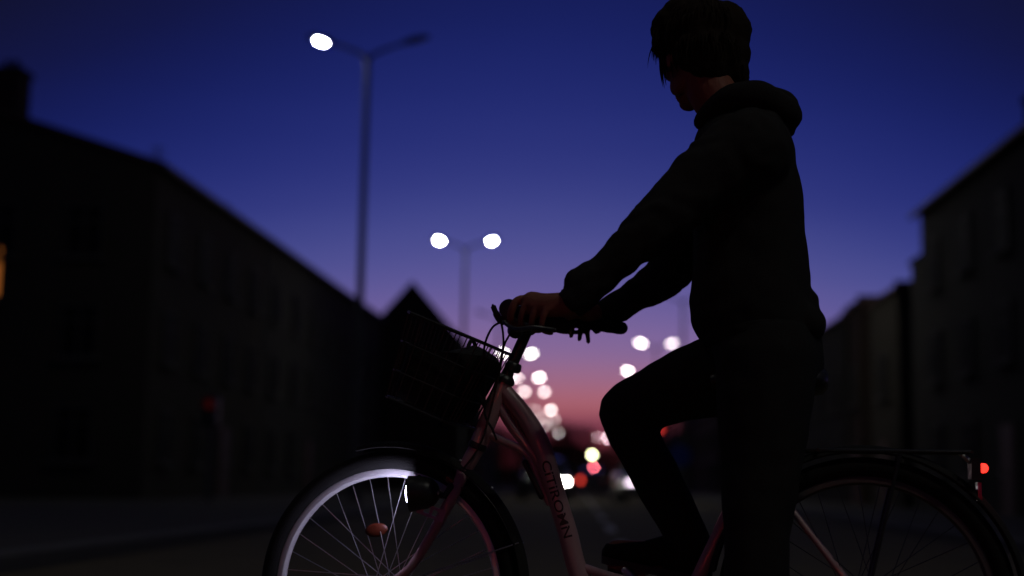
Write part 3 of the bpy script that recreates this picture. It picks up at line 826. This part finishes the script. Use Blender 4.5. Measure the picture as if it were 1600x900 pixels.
# stem, handlebar, grips, brake levers, cables
st0 = H0 + AX * .01
MB().tube([st0, S(826, 512)], [.0145, .0135], 16).build('stem', M_BLACKMETAL, bike)
MB().lathe(S(800, 578) - AX * .004, AX, [(0, .015), (.002, .02), (.012, .021), (.022, .018), (.024, .015)], 18).build('stem_collar', M_BLACKMETAL, bike)
ctr = S(825, 511)
MB().lathe(ctr - NS * .024, NS, [(0, .012), (.003, .0185), (.045, .0185), (.048, .012)], 16).build('clamp', M_BLACKMETAL, bike)
barp = [S(876, 507, .262), S(845, 497, .248), S(815, 488, .215), S(800, 486, .175), S(802, 495, .11), S(815, 508, .05), ctr, S(834, 506, -.06), S(844, 500, -.12), S(856, 496, -.18), S(880, 498, -.215), S(925, 505, -.238), S(972, 513, -.252)]
bp_ = smooth_path(barp, 6)
MB().tube(bp_, .0112, 14).build('handlebar', M_BLACKMETAL, bike)
for pts in ([(880, 509, .265), (845, 498, .250), (814, 489, .214)], [(882, 500, -.216), (925, 506, -.239), (971, 512.5, -.252)]):
    q = smooth_path([S(*p) for p in pts], 6)
    MB().tube(q, [.0165 + (.0008 if i % 2 else 0) for i in range(len(q))], 16, round_end=True).build('grip', M_RUBBER, bike)
MB().lathe(S(800, 486, .180), (S(797, 484, .2) - S(800, 486, .180)), [(-.012, .014), (-.01, .023), (.016, .0245), (.034, .023), (.036, .014)], 20).build('twist_shifter', M_BLACKPLASTIC, bike)
lev = MB()
lev.tube([S(806, 490, .185), S(793, 494, .195), S(784, 500, .2)], [.013, .012, .009], 10, round_end=True)
bl_ = lev.build('brake_lever', M_BLACKPLASTIC, bike)
MB().tube(smooth_path([S(786, 502, .2), S(779, 497, .2), S(774, 487, .2), S(770, 477, .2)], 4), [.009] * 4 + [.008] * 4 + [.0065] * 4 + [.003], 8, round_end=True, squash=.6).build('thumb_shifter', M_BLACKPLASTIC, bl_)
MB().tube(smooth_path([S(788, 503, .215), S(806, 514, .255), S(835, 512, .29), S(866, 516, .305)], 4), .0058, 8, round_end=True).build('lever_blade', M_BLACKMETAL, bl_)
lev2 = MB().tube([S(852, 500, -.19), S(858, 510, -.195)], [.012, .01], 10, round_end=True).build('brake_lever', M_BLACKPLASTIC, bike)
MB().tube(smooth_path([S(857, 511, -.195), S(872, 517, -.24), S(888, 519, -.265), S(905, 519, -.28)], 4), .0058, 8, round_end=True).build('lever_blade', M_BLACKMETAL, lev2)
MB().lathe(S(806, 517, .06), NS, [(0, .006), (.002, .019), (.012, .018), (.022, .011), (.024, .002)], 18).build('bell', M_BLACKMETAL, bike)
for pts in ([(783, 503, .2), (770, 511, .19), (760, 530, .15), (756, 552, .1), (758, 590, .06), (757, 640, .04)],
            [(783, 503, .2), (786, 522, .15), (786, 545, .06), (778, 590, .035), (757, 640, .03), (770, 672, .024), (776, 688, .02)],
            [(806, 508, .12), (795, 525, .09), (786, 546, .06), (776, 600, .035), (752, 690, .03), (722, 735, .03)],
            [(856, 506, -.19), (842, 507, -.12), (826, 520, -.03), (812, 550, -.014), (798, 590, -.026), (770, 660, -.03)]):
    MB().tube(smooth_path([S(*p) for p in pts], 6), .0027, 8).build('cable', M_BLACKPLASTIC, bike)

# front basket square to the steering axis, a dark bag inside
bk = empty('basket_tmp')
def K(f, n, a):   # f forward of the axis, n sideways to the camera, a along the axis
    return KO + EF * f + NS * n + AX * a
KO = S(786, 549)
bf, bw, bh = .215, .15, .205
wire = MB()
def loop(a, inset=0.0, r=.0035, f0=0.0):
    c = [(f0 + inset, bw - inset), (bf - inset, bw - inset), (bf - inset, -bw + inset), (f0 + inset, -bw + inset)]
    out = []
    for i in range(4):
        (fa, na), (fb, nb) = c[i], c[(i + 1) % 4]
        for t in (.06, .5, .94): out.append(K(fa + (fb - fa) * t, na + (nb - na) * t, a))
    out += out[:2]
    wire.tube(out, r, 6)
loop(0, 0, .0042); loop(-.07, .008, .0022); loop(-.14, .016, .0022); loop(-bh, .024, .0035)
for i in range(9):
    t = -bw + .02 + (2 * bw - .04) * i / 8
    for f in (0, bf):
        g_ = .024 if f == 0 else -.024
        wire.tube([K(f, t, 0), K(f + g_, t * .85, -bh)], .0016, 5)
for i in range(7):
    f = .02 + (bf - .04) * i / 6
    for n_ in (-bw, bw): wire.tube([K(f, n_, 0), K(f * .85 + .02, n_ * .85, -bh)], .0016, 5)
bpy.data.objects.remove(bk)
wire.build('basket', M_BLACKMETAL, bike)
MB().tube([K(.02, 0, -.12), (H0 + H1) / 2], .007, 8).build('basket_bracket', M_BLACKMETAL, bike)
bag = MB()
ringsb = []
for (a, k) in ((-bh + .008, .74), (-bh + .03, .84), (-.12, .9), (-.05, .93), (-.022, .9), (-.008, .78), (0.0, .5)):
    ring = []
    for q in range(24):
        an_ = 2 * math.pi * q / 24; c, s_ = math.cos(an_), math.sin(an_)
        cx = math.copysign(abs(c) ** .45, c); sy = math.copysign(abs(s_) ** .45, s_)
        wob_ = .006 * noise.noise(V3((cx * 3, sy * 3, a * 20)))
        # the bag slumps towards the back
        top = max(0.0, (a + .06) / .06)
        ring.append(K(bf / 2 + cx * (bf / 2 - .006) * k + wob_, sy * (bw - .006) * k + wob_, a - top * (.012 + .10 * max(0, cx * .5 + .5)) ))
    ringsb.append(ring)
bagm = bag.rings(ringsb)
bo = empty('bag', F0, BYAW); tag(bo, 'dark soft bag lying in the front basket', 'bag')
bagm.build('bag_body', M_BAG, bo)
MB().tube(smooth_path([K(.06, .08, -.03), K(.07, .05, -.008), K(.08, 0, -.004), K(.08, -.05, -.02)], 4), .005, 6).build('strap', M_BAG, bo)

# saddle, rack, rear lamp, cranks
SD = L(1192, 606); 
MB().tube([ST, SD], .0125, 14).build('seat_post', M_STEEL, bike)
sr = []
for (x, hw, zt, zb) in [(-.14, .018, .0, -.03), (-.1, .026, .012, -.035), (0, .045, .012, -.04), (.05, .075, .018, -.05), (.09, .088, .022, -.05), (.115, .075, .018, -.045), (.128, .045, .005, -.03)]:
    sr.append([SD + V3((x + .02, math.cos(2 * math.pi * k / 16) * hw, (zt + zb) / 2 + .03 + math.sin(2 * math.pi * k / 16) * (zt - zb) / 2)) for k in range(16)])
sad = MB().rings(sr).build('saddle', M_BLACKPLASTIC, bike)
for sd_ in (-1, 1): MB().tube(smooth_path([SD + V3((-.08, .02 * sd_, .0)), SD + V3((0, .022 * sd_, -.03)), SD + V3((.1, .03 * sd_, -.01))], 4), .0035, 6).build('rail', M_BLACKMETAL, sad)
RZ = L(1470, 706, .05).z
rack = MB()
for n_ in (-.06, -.02, .02, .06):
    rack.tube(smooth_path([V3((ST.x + .06, n_ * .6, RZ)), V3((RH.x - .1, n_, RZ)), V3((L(1512, 715).x, n_, RZ))], 4), .0045, 8)
xe = L(1514, 715).x
rack.tube([V3((xe, -.065, RZ)), V3((xe, .065, RZ))], .0045, 8); rack.tube([V3((RH.x - .1, -.065, RZ + .001)), V3((RH.x - .1, .065, RZ + .001))], .004, 8)
rk = rack.build('rear_rack', M_BLACKMETAL, bike)
for sd_ in (-1, 1):
    MB().tube([V3((RH.x + .08, .06 * sd_, RZ)), RH + V3((0, .07 * sd_, .01))], .0045, 8).build('rack_leg', M_BLACKMETAL, rk)
rlp = L(1531, 733, .0)
rl = MB().box(rlp + V3((-.012, 0, 0)), (.02, .085, .045)).build('rear_lamp', M_BLACKPLASTIC, bike, False)
MB().ell(rlp + V3((.006, -.012, .002)), (.011, .022, .011)).build('lens', M_REARGLOW, rl)
MB().tube([V3((xe - .02, 0, RZ)), rlp + V3((-.016, 0, .012))], .006, 8).build('lamp_mount', M_STEEL, rl)
MB().box(rlp + V3((-.004, 0, -.05)), (.008, .05, .04)).build('rear_reflector', M_REDREF, bike, False)
# cranks, chainring, chain guard, pedals
ca = R(138)
def crank(sd_, ang):
    d = V3((math.cos(ang), 0, math.sin(ang)))
    p0 = BB + V3((0, sd_ * .055, 0)); p1 = p0 + d * .17 + V3((0, sd_ * .015, 0))
    c = MB().tube([p0, p1], [.014, .010], 10, round_end=True).build('crank', M_ALLOY, bike)
    pd = p1 + V3((0, sd_ * .06, 0))
    MB().box(pd, (.09, .09, .022)).build('pedal', M_BLACKPLASTIC, c, False)
    return pd
PEDF = crank(1, ca); crank(-1, ca + math.pi)
MB().lathe(BB + V3((0, .047, 0)), (0, 1, 0), [(0, .03), (0, .085), (.003, .086), (.003, .03)], 36).build('chainring', M_STEEL, bike)
cg = MB(); 
cgp = [BB + V3((-.1, .06, 0)), BB + V3((-.07, .06, .085)), BB + V3((0, .06, .105)), RH + V3((-.05, .06, .055)), RH + V3((.04, .06, .03)), RH + V3((.04, .06, -.03)), BB + V3((0, .06, -.1)), BB + V3((-.07, .06, -.075))]
nP = len(cgp); cg.add(cgp + [p + V3((0, .012, 0)) for p in cgp], [tuple(range(nP)), tuple(reversed(range(nP, 2 * nP)))] + [(i, (i + 1) % nP, (i + 1) % nP + nP, i + nP) for i in range(nP)])
cg.build('chain_guard', M_BLACKPLASTIC, bike, False)

# ------------------------------------------------------------------ the rider (same local frame as the bicycle)
rider = empty('person', F0, BYAW)
tag(rider, 'rider in dark hoodie and trousers astride the bicycle, head turned away down the street', 'person')
def limb(mb, pts, rs, n=16, sub=4):
    q = smooth_path(pts, sub); r = smooth_vals(rs, sub)
    return mb.tube(q, r, n, round_end=True)
SHN, SHF = L(1150, 238, .165), L(1132, 240, -.165)
ELN, WRN = L(1022, 352, .255), L(893, 474, .275)
ELF, WRF = L(1048, 428, -.245), L(936, 497, -.268)
HIPN, HIPF = L(1198, 575, .095), L(1188, 572, -.09)
KNN, ANN = L(1183, 828, .135), L(1182, 1082, .15)
KNF = L(981, 646, -.115); ANF = L(1078, 856, -.125)
HC = L(1089, 86, 0)                       # head centre
NB = L(1152, 190, 0)                      # neck base

body = MB()
# head, in its own frame: x = face, y = left of the face, z = up
HPIT = R(10)
HR = (Matrix.Rotation(R(-60), 3, 'Z') @ Matrix.Rotation(math.pi, 3, 'Z') @ Matrix.Rotation(HPIT, 3, 'Y'))
def Hd(x, y, z): return HC + HR @ V3((x, y, z))
def hell(x, y, z, d, n=20, m=14): body.ell(Hd(x, y, z), d, HR, n, m)
hell(-.012, 0, .030, (.094, .074, .088))          # cranium
hell(.018, 0, .015, (.070, .068, .075))
hell(.030, 0, -.045, (.052, .056, .062))          # midface
hell(.034, 0, -.085, (.046, .046, .034))          # jaw
hell(.066, 0, -.100, (.020, .024, .018))          # chin
for sy in (-1, 1):
    hell(.052, sy * .040, -.030, (.026, .022, .02))      # cheekbones
    hell(.074, sy * .030, .012, (.014, .024, .010))      # brow ridge
    hell(.071, sy * .031, -.006, (.010, .014, .008))     # eye
    hell(-.004, sy * .076, -.014, (.022, .008, .032))    # ear
    hell(.010, sy * .048, -.075, (.04, .018, .03))       # jaw angle
body.tube([Hd(.082, 0, .004), Hd(.098, 0, -.022), Hd(.104, 0, -.034)], [.008, .011, .013], 10, round_end=True)   # nose
hell(.092, .011, -.038, (.012, .009, .008)); hell(.092, -.011, -.038, (.012, .009, .008))
hell(.084, 0, -.062, (.010, .022, .006)); hell(.083, 0, -.073, (.010, .019, .006))      # lips
limb(body, [Hd(-.02, 0, -.05), Hd(-.03, 0, -.10).lerp(NB, .3), NB + V3((0, 0, .01)), NB + V3((.01, 0, -.06))], [.058, .058, .062, .085])
# trunk
limb(body, [NB + V3((.0, 0, -.05)), L(1165, 300, 0), L(1176, 400, 0), L(1185, 480, 0), L(1195, 552, 0)], [.10, .12, .115, .105, .108])
for sh, el, wr in ((SHN, ELN, WRN), (SHF, ELF, WRF)):
    limb(body, [NB + V3((0, 0, -.06)), sh, sh.lerp(el, .5), el, el.lerp(wr, .35), wr], [.08, .062, .05, .042, .04, .027])
for hp, kn, an_ in ((HIPN, KNN, ANN), (HIPF, KNF, ANF)):
    limb(body, [L(1195, 556, 0), hp, hp.lerp(kn, .5), kn, kn.lerp(an_, .3), an_], [.095, .082, .066, .05, .046, .034])
# hands: palm + five fingers, closed on the grips
def finger(pts, r0, r1):
    q = smooth_path(pts, 4); n_ = len(q)
    body.tube(q, [r0 + (r1 - r0) * i / (n_ - 1) for i in range(n_)], 10, round_end=True)
# near (left) hand: grip runs S(880,509,.265) -> S(814,489,.214); back of the hand faces up and towards the camera
G1, G0 = S(814, 489, .214), S(880, 509, .265)
gd = (G1 - G0).normalized()                       # along the grip, forward
gu = V3((0, 0, 1)); gu = (gu - gd * gu.dot(gd)).normalized()
gn = gd.cross(gu).normalized()
if gn.y > 0: gn = -gn                             # outward to the camera
def GP(t, o, u): return G0.lerp(G1, t) + gn * o + gu * u
limb(body, [WRN, GP(.42, .008, .030), GP(.72, .012, .030)], [.027, .031, .027])
body.ell(GP(.55, .010, .026), (.050, .032, .017), Matrix((gd, gn, gu)).transposed())
for k, (t, ln) in enumerate(((.98, 1.0), (.73, 1.06), (.48, 1.0), (.25, .86))):
    finger([GP(t - .10, .014, .034), GP(t - .02, .030 * 1.0, .026), GP(t, .036, .004), GP(t + .01, .031, -.018 * ln), GP(t + .02, .012, -.027 * ln), GP(t + .02, -.008, -.024)], .0105 - .0007 * k, .0078 - .0005 * k)
    body.ell(GP(t - .05, .024, .031), (.011, .011, .010))            # knuckle
finger([GP(.45, -.012, .030), GP(.72, -.026, .022), GP(.92, -.027, .008), GP(1.02, -.022, -.006)], .0135, .009)  # thumb on the inner side
# far (right) hand: palm on the grip, fingers hanging loosely over the lever
E1, E0 = S(882, 500, -.216), S(971, 512.5, -.252)
fd = (E1 - E0).normalized(); fu = V3((0, 0, 1)); fu = (fu - fd * fu.dot(fd)).normalized(); fo = fd.cross(fu).normalized()
if fo.y < 0: fo = -fo                             # outward, away from the camera
def FP(t, o, u): return E0.lerp(E1, t) + fo * o + fu * u
limb(body, [WRF, FP(.62, .004, .028), FP(.85, .012, .026)], [.027, .030, .026])
body.ell(FP(.72, .012, .022), (.046, .032, .018), Matrix((fd, fo, fu)).transposed())
for k, (t, dn) in enumerate(((.97, .030), (.83, .038), (.68, .043), (.55, .046))):
    finger([FP(t - .06, .016, .030), FP(t, .036, .020), FP(t + .01, .038, -.004), FP(t + .015, .026, -.022), FP(t + .015 - .03 * (k == 3), .012, -dn)], .0105 - .0006 * k, .0062)
finger([FP(.60, -.012, .024), FP(.80, -.026, .016), FP(.98, -.027, .004), FP(1.12, -.024, -.006)], .0130, .009)
# feet
def foot(an_, tip, base_z):
    heel = an_ + V3((.03, 0, -.05)); limb(body, [an_, an_.lerp(tip, .4) + V3((0, 0, -.015)), tip], [.034, .036, .026])
TIPN = V3((ANN.x - .17, ANN.y, .045)); TIPF = PEDF + V3((-.03, 0, .045))
ANN.z = .10
foot(ANN, TIPN, 0); foot(ANF, TIPF, 0)
body_o = remesh(body, 'body', M_SKIN, .0042, 2, rider)

# hoodie: torso loft from the outline, sleeves, hood
cl = MB()
def oval(front, back, hw, v0=0.0, n=28, pw=.85):
    c = (front + back) / 2; ax = (front - back) / 2
    out = []
    for k in range(n):
        a = 2 * math.pi * k / n; ca_, sa_ = math.cos(a), math.sin(a)
        out.append(c + ax * (math.copysign(abs(ca_) ** pw, ca_)) + V3((0, -1, 0)) * hw * math.copysign(abs(sa_) ** pw, sa_) + V3((0, -v0, 0)))
    return out
tor = [((1098, 196), (1212, 158), .075), ((1086, 228), (1232, 190), .15), ((1085, 270), (1244, 238), .195), ((1082, 320), (1252, 290), .205), ((1082, 375), (1259, 350), .195),
       ((1083, 430), (1265, 412), .185), ((1078, 476), (1268, 446), .188), ((1082, 508), (1272, 474), .19), ((1093, 528), (1276, 500), .185), ((1108, 538), (1280, 530), .175)]
cl.rings([oval(L(*f), L(*b), hw) for f, b, hw in tor])
for sh, el, wr, rr in ((SHN, ELN, WRN, (.10, .082, .068, .056, .042, .039)), (SHF, ELF, WRF, (.10, .080, .068, .056, .042, .037))):
    limb(cl, [sh + V3((.03, 0, 0)), sh.lerp(el, .35), sh.lerp(el, .75) , el.lerp(wr, .12), el.lerp(wr, .55), el.lerp(wr, .93)], rr, 18)
# bunched cloth above the near cuff
limb(cl, [ELN.lerp(WRN, .76) + V3((0, -.005, .012)), ELN.lerp(WRN, .86) + V3((0, 0, .014))], [.040, .046], 14)
# back pocket bulge of the hem
limb(cl, [L(1255, 474, .05), L(1256, 474, -.05)], [.036, .036], 14)
limb(cl, [L(1258, 505, .09), L(1258, 505, -.09)], [.045, .045], 14)
# folded hood lying on the upper back and round the neck
hood = MB()
limb(hood, [L(1098, 188, .055), L(1134, 156, .085), L(1184, 150, .095), L(1222, 172, .07), L(1230, 182, 0), L(1222, 172, -.07), L(1190, 158, -.1), L(1140, 168, -.1), L(1098, 190, -.055)], [.022, .032, .036, .036, .036, .036, .036, .032, .022], 14)
limb(hood, [L(1196, 150, 0), L(1224, 172, 0), L(1232, 205, 0)], [.03, .040, .018], 16)
limb(hood, [L(1212, 168, .05), L(1226, 200, .03)], [.036, .026], 14); limb(hood, [L(1212, 168, -.05), L(1226, 200, -.03)], [.036, .026], 14)
def seg_t(p, a, b):
    d = b - a; t = (p - a).dot(d) / d.length_squared; t = min(1, max(0, t)); return t, (p - (a + d * t)).length
arms = [(SHN, ELN), (ELN, WRN), (SHF, ELF), (ELF, WRF)]
def folds(p, nn):
    best = min(((seg_t(p, a, b) + (i,)) for i, (a, b) in enumerate(arms)), key=lambda q: q[1])
    t, dist, i = best
    k = 0.0
    n1 = noise.noise(p * 9.0); n2 = noise.noise(p * 23.0 + V3((4, 1, 7)))
    if dist < .12:
        n3 = noise.noise(p * 5.0 + V3((9, 2, 3))); n4 = noise.noise(p * 45.0)
        ph = t * (17 + 9 * n3) + n1 * 9.0 + 3 * n3
        k = .0034 * math.sin(ph) * (.35 + .9 * abs(n3)) + .0045 * (abs(n1) - .25) + .0034 * n2 + .0014 * n4
    else:
        k = .006 * n1 + .003 * n2 + .003 * math.sin((p.z * 46) + n1 * 6) * max(0, min(1, (1.05 - p.z) * 4))
    return p + nn * k
hoodie = remesh(cl, 'hoodie', M_HOODIE, .0075, 3, rider, folds)
remesh(hood, 'hood', M_HOODIE, .006, 4, hoodie, lambda p, nn: p + nn * (.004 * noise.noise(p * 18)))
# ribbed cuffs and hem
for el, wr, r_ in ((ELN, WRN, .0365), (ELF, WRF, .034)):
    a = el.lerp(wr, .88 if wr is WRN else .8); b = el.lerp(wr, 1.03 if wr is WRN else 1.13); q = [a.lerp(b, i / 10) for i in range(11)]
    MB().tube(q, [r_ * (.92 + .08 * math.sin(i * math.pi / 10)) + (.0012 if i % 2 else 0) for i in range(11)], 22).build('cuff', M_HOODIE, hoodie)
hm = [((1096, 527), (1279, 506), .19), ((1098, 534), (1283, 522), .192), ((1104, 541), (1286, 540), .186), ((1110, 545), (1284, 552), .175)]
MB().rings([oval(L(*f), L(*b), hw) for f, b, hw in hm]).build('hem', M_HOODIE, hoodie)
for v in (.035, -.03):
    MB().tube(smooth_path([L(1096, 196, v), L(1086, 225, v * 1.2), L(1084, 262, v * 1.3), L(1083, 290, v * 1.35)], 5), .003, 6, round_end=True).build('drawstring', M_HOODIE, hoodie)

# trousers
tr = MB()
tr.rings([oval(L(1108, 520), L(1276, 505), .17), oval(L(1112, 545), L(1288, 540), .18), oval(L(1125, 580), L(1288, 580), .18), oval(L(1145, 610), L(1270, 612), .16)])
limb(tr, [HIPN + V3((0, .0, .03)), HIPN.lerp(KNN, .45), KNN, KNN.lerp(ANN, .4), ANN + V3((0, 0, .02))], [.118, .098, .074, .072, .064], 20)
limb(tr, [HIPF + V3((0, .0, .0)), L(1085, 597, -.10), L(1008, 628, -.112), L(980, 650, -.115), L(1004, 706, -.118), L(1046, 785, -.122), ANF + V3((0, 0, .01))], [.112, .092, .074, .068, .060, .056, .050], 20)
limb(tr, [L(1000, 632, -.114), L(976, 646, -.115)], [.066, .066], 18)
def tfold(p, nn):
    n1 = noise.noise(p * 8.0); n2 = noise.noise(p * 21.0 + V3((4, 1, 7)))
    return p + nn * (.0045 * n1 + .003 * n2)
remesh(tr, 'trousers', M_TROUSERS, .0085, 4, rider, tfold)

# shoes
def shoe(heel, tip, label=None):
    d = (tip - heel); d.z *= 1; dn = V3((d.x, d.y, 0)).normalized(); sd_ = V3((-dn.y, dn.x, 0)); Ls = d.length
    rr = []
    for (t, hw, top) in [(-.05, .025, .05), (0, .036, .085), (.2, .04, .098), (.42, .042, .085), (.62, .047, .062), (.85, .046, .048), (1.02, .032, .036), (1.06, .012, .02)]:
        c = heel + d * t
        rr.append([c + sd_ * (hw * math.cos(2 * math.pi * k / 16)) + V3((0, 0, .012 + (top / 2) * (1 + math.sin(2 * math.pi * k / 16)))) for k in range(16)])
    so = MB().rings(rr).build('shoe', M_SHOE, rider)
    sl = []
    for z in (0, .018):
        ring = []
        for k in range(28):
            a = 2 * math.pi * k / 28; t = .5 + .57 * math.cos(a); hw = .05 * (abs(math.sin(a)) ** .7) * (1 if math.sin(a) > 0 else -1) * (.85 + .2 * t)
            ring.append(heel + d * t + sd_ * hw + V3((0, 0, z)))
        sl.append(ring)
    MB().rings(sl).build('sole', M_SOLE, so)
hn = V3((ANN.x + .05, ANN.y, .0)); shoe(hn, V3((hn.x - .25, hn.y - .02, .0)))
hf = V3((ANF.x + .04, PEDF.y, ANF.z - .085)); shoe(hf, V3((PEDF.x - .05, PEDF.y, PEDF.z + .012)))

# hair: a thick cap over the skull and many locks for the outline
hr = MB()
rnd = random.Random(5)
def hh(x, y, z, d): hr.ell(Hd(x, y, z), d, HR, 18, 12)
hh(-.016, 0, .045, (.108, .088, .092)); hh(.040, 0, .064, (.066, .070, .055)); hh(-.05, 0, -.01, (.068, .076, .085)); hh(-.06, 0, -.062, (.042, .052, .04))
for sy in (-1, 1): hh(-.005, sy * .070, .022, (.05, .022, .05))
hr.ell(L(1046, 44, 0), (.046, .05, .052)); hr.ell(L(1128, 50, 0), (.072, .07, .075)); hr.ell(L(1124, 114, .04), (.034, .032, .036)); hr.ell(L(1144, 84, 0), (.045, .06, .055)); hr.ell(L(1143, 112, 0), (.044, .055, .05)); hr.ell(L(1072, 22, 0), (.06, .06, .05))
hair = remesh(hr, 'hair', M_HAIR, .006, 4, rider, lambda p, nn: p + nn * (.004 * noise.noise(p * 30) + .002 * noise.noise(p * 80)))
lk = MB()
def lock(p0, d0, ln, r, curl=V3((0, 0, -1)), bend=.6):
    q = [p0]; d = d0.normalized(); n_ = 7
    for i in range(n_):
        d = (d + curl * bend / n_).normalized(); q.append(q[-1] + d * (ln / n_))
    lk.tube(q, [r * (1 - .93 * (i / n_) ** 1.5) for i in range(n_ + 1)], 5)
for i in range(1300):
    a = rnd.uniform(0, 2 * math.pi); el = rnd.uniform(-.35, 1.4)
    d = V3((math.cos(a) * math.cos(el), math.sin(a) * math.cos(el), math.sin(el)))
    if d.x > .35 and d.z < .45: continue
    p = Hd(-.018 + d.x * .104, d.y * .086, .042 + d.z * .089 - (.045 if d.x < -.3 and d.z < .1 else 0))
    # hair grows from the crown outward and down
    out = HR @ (V3((d.x, d.y, d.z * .4)) * .55 + V3((.3, 0, -.35)) * rnd.uniform(.3, 1))
    lock(p, out, rnd.uniform(.02, .05), rnd.uniform(.0014, .003), HR @ V3((-d.x * .7, -d.y * .7, -1)), rnd.uniform(1.7, 2.8))
for i in range(230):      # fringe falling over the forehead
    y = rnd.gauss(0.0, .035); y = max(-.072, min(.072, y))
    p = Hd(.058 - abs(y) * .35 + rnd.uniform(-.03, .01), y, .085 + rnd.uniform(-.025, .012))
    lock(p, HR @ V3((1.0, y * 8, -.1)), rnd.uniform(.055, .098), rnd.uniform(.0014, .0028), HR @ V3((-.25, 0, -1)), rnd.uniform(2.2, 3.4))
for i in range(220):      # dense fringe seen from the side
    p = L(1047 + rnd.uniform(-24, 16), 52 + rnd.uniform(-22, 14), rnd.uniform(-.05, .05))
    lock(p, V3((-.35, rnd.uniform(-.2, .2), -1)), rnd.uniform(.035, .068), rnd.uniform(.003, .005), V3((.25, 0, -1)), 1.0)
for i in range(160):      # side hair over the ear and temple
    x = rnd.uniform(-.06, .05); sy = rnd.choice((1, 1, -1))
    lock(Hd(x, sy * (.084 - abs(x) * .2), .03 + rnd.uniform(-.03, .03)), HR @ V3((.25, sy * .12, -1)), rnd.uniform(.05, .09), rnd.uniform(.003, .0048), HR @ V3((.15, -sy * .35, -1)), 1.2)
for i in range(90):       # nape
    y = rnd.uniform(-.05, .05); p = L(1158 + rnd.uniform(-12, 8), 112 + rnd.uniform(-14, 10), y)
    lock(p, V3((.12, y * 3, -1)), rnd.uniform(.02, .036), .003, V3((.5, 0, -.6)), .8)
lk.build('locks', M_HAIR, hair)
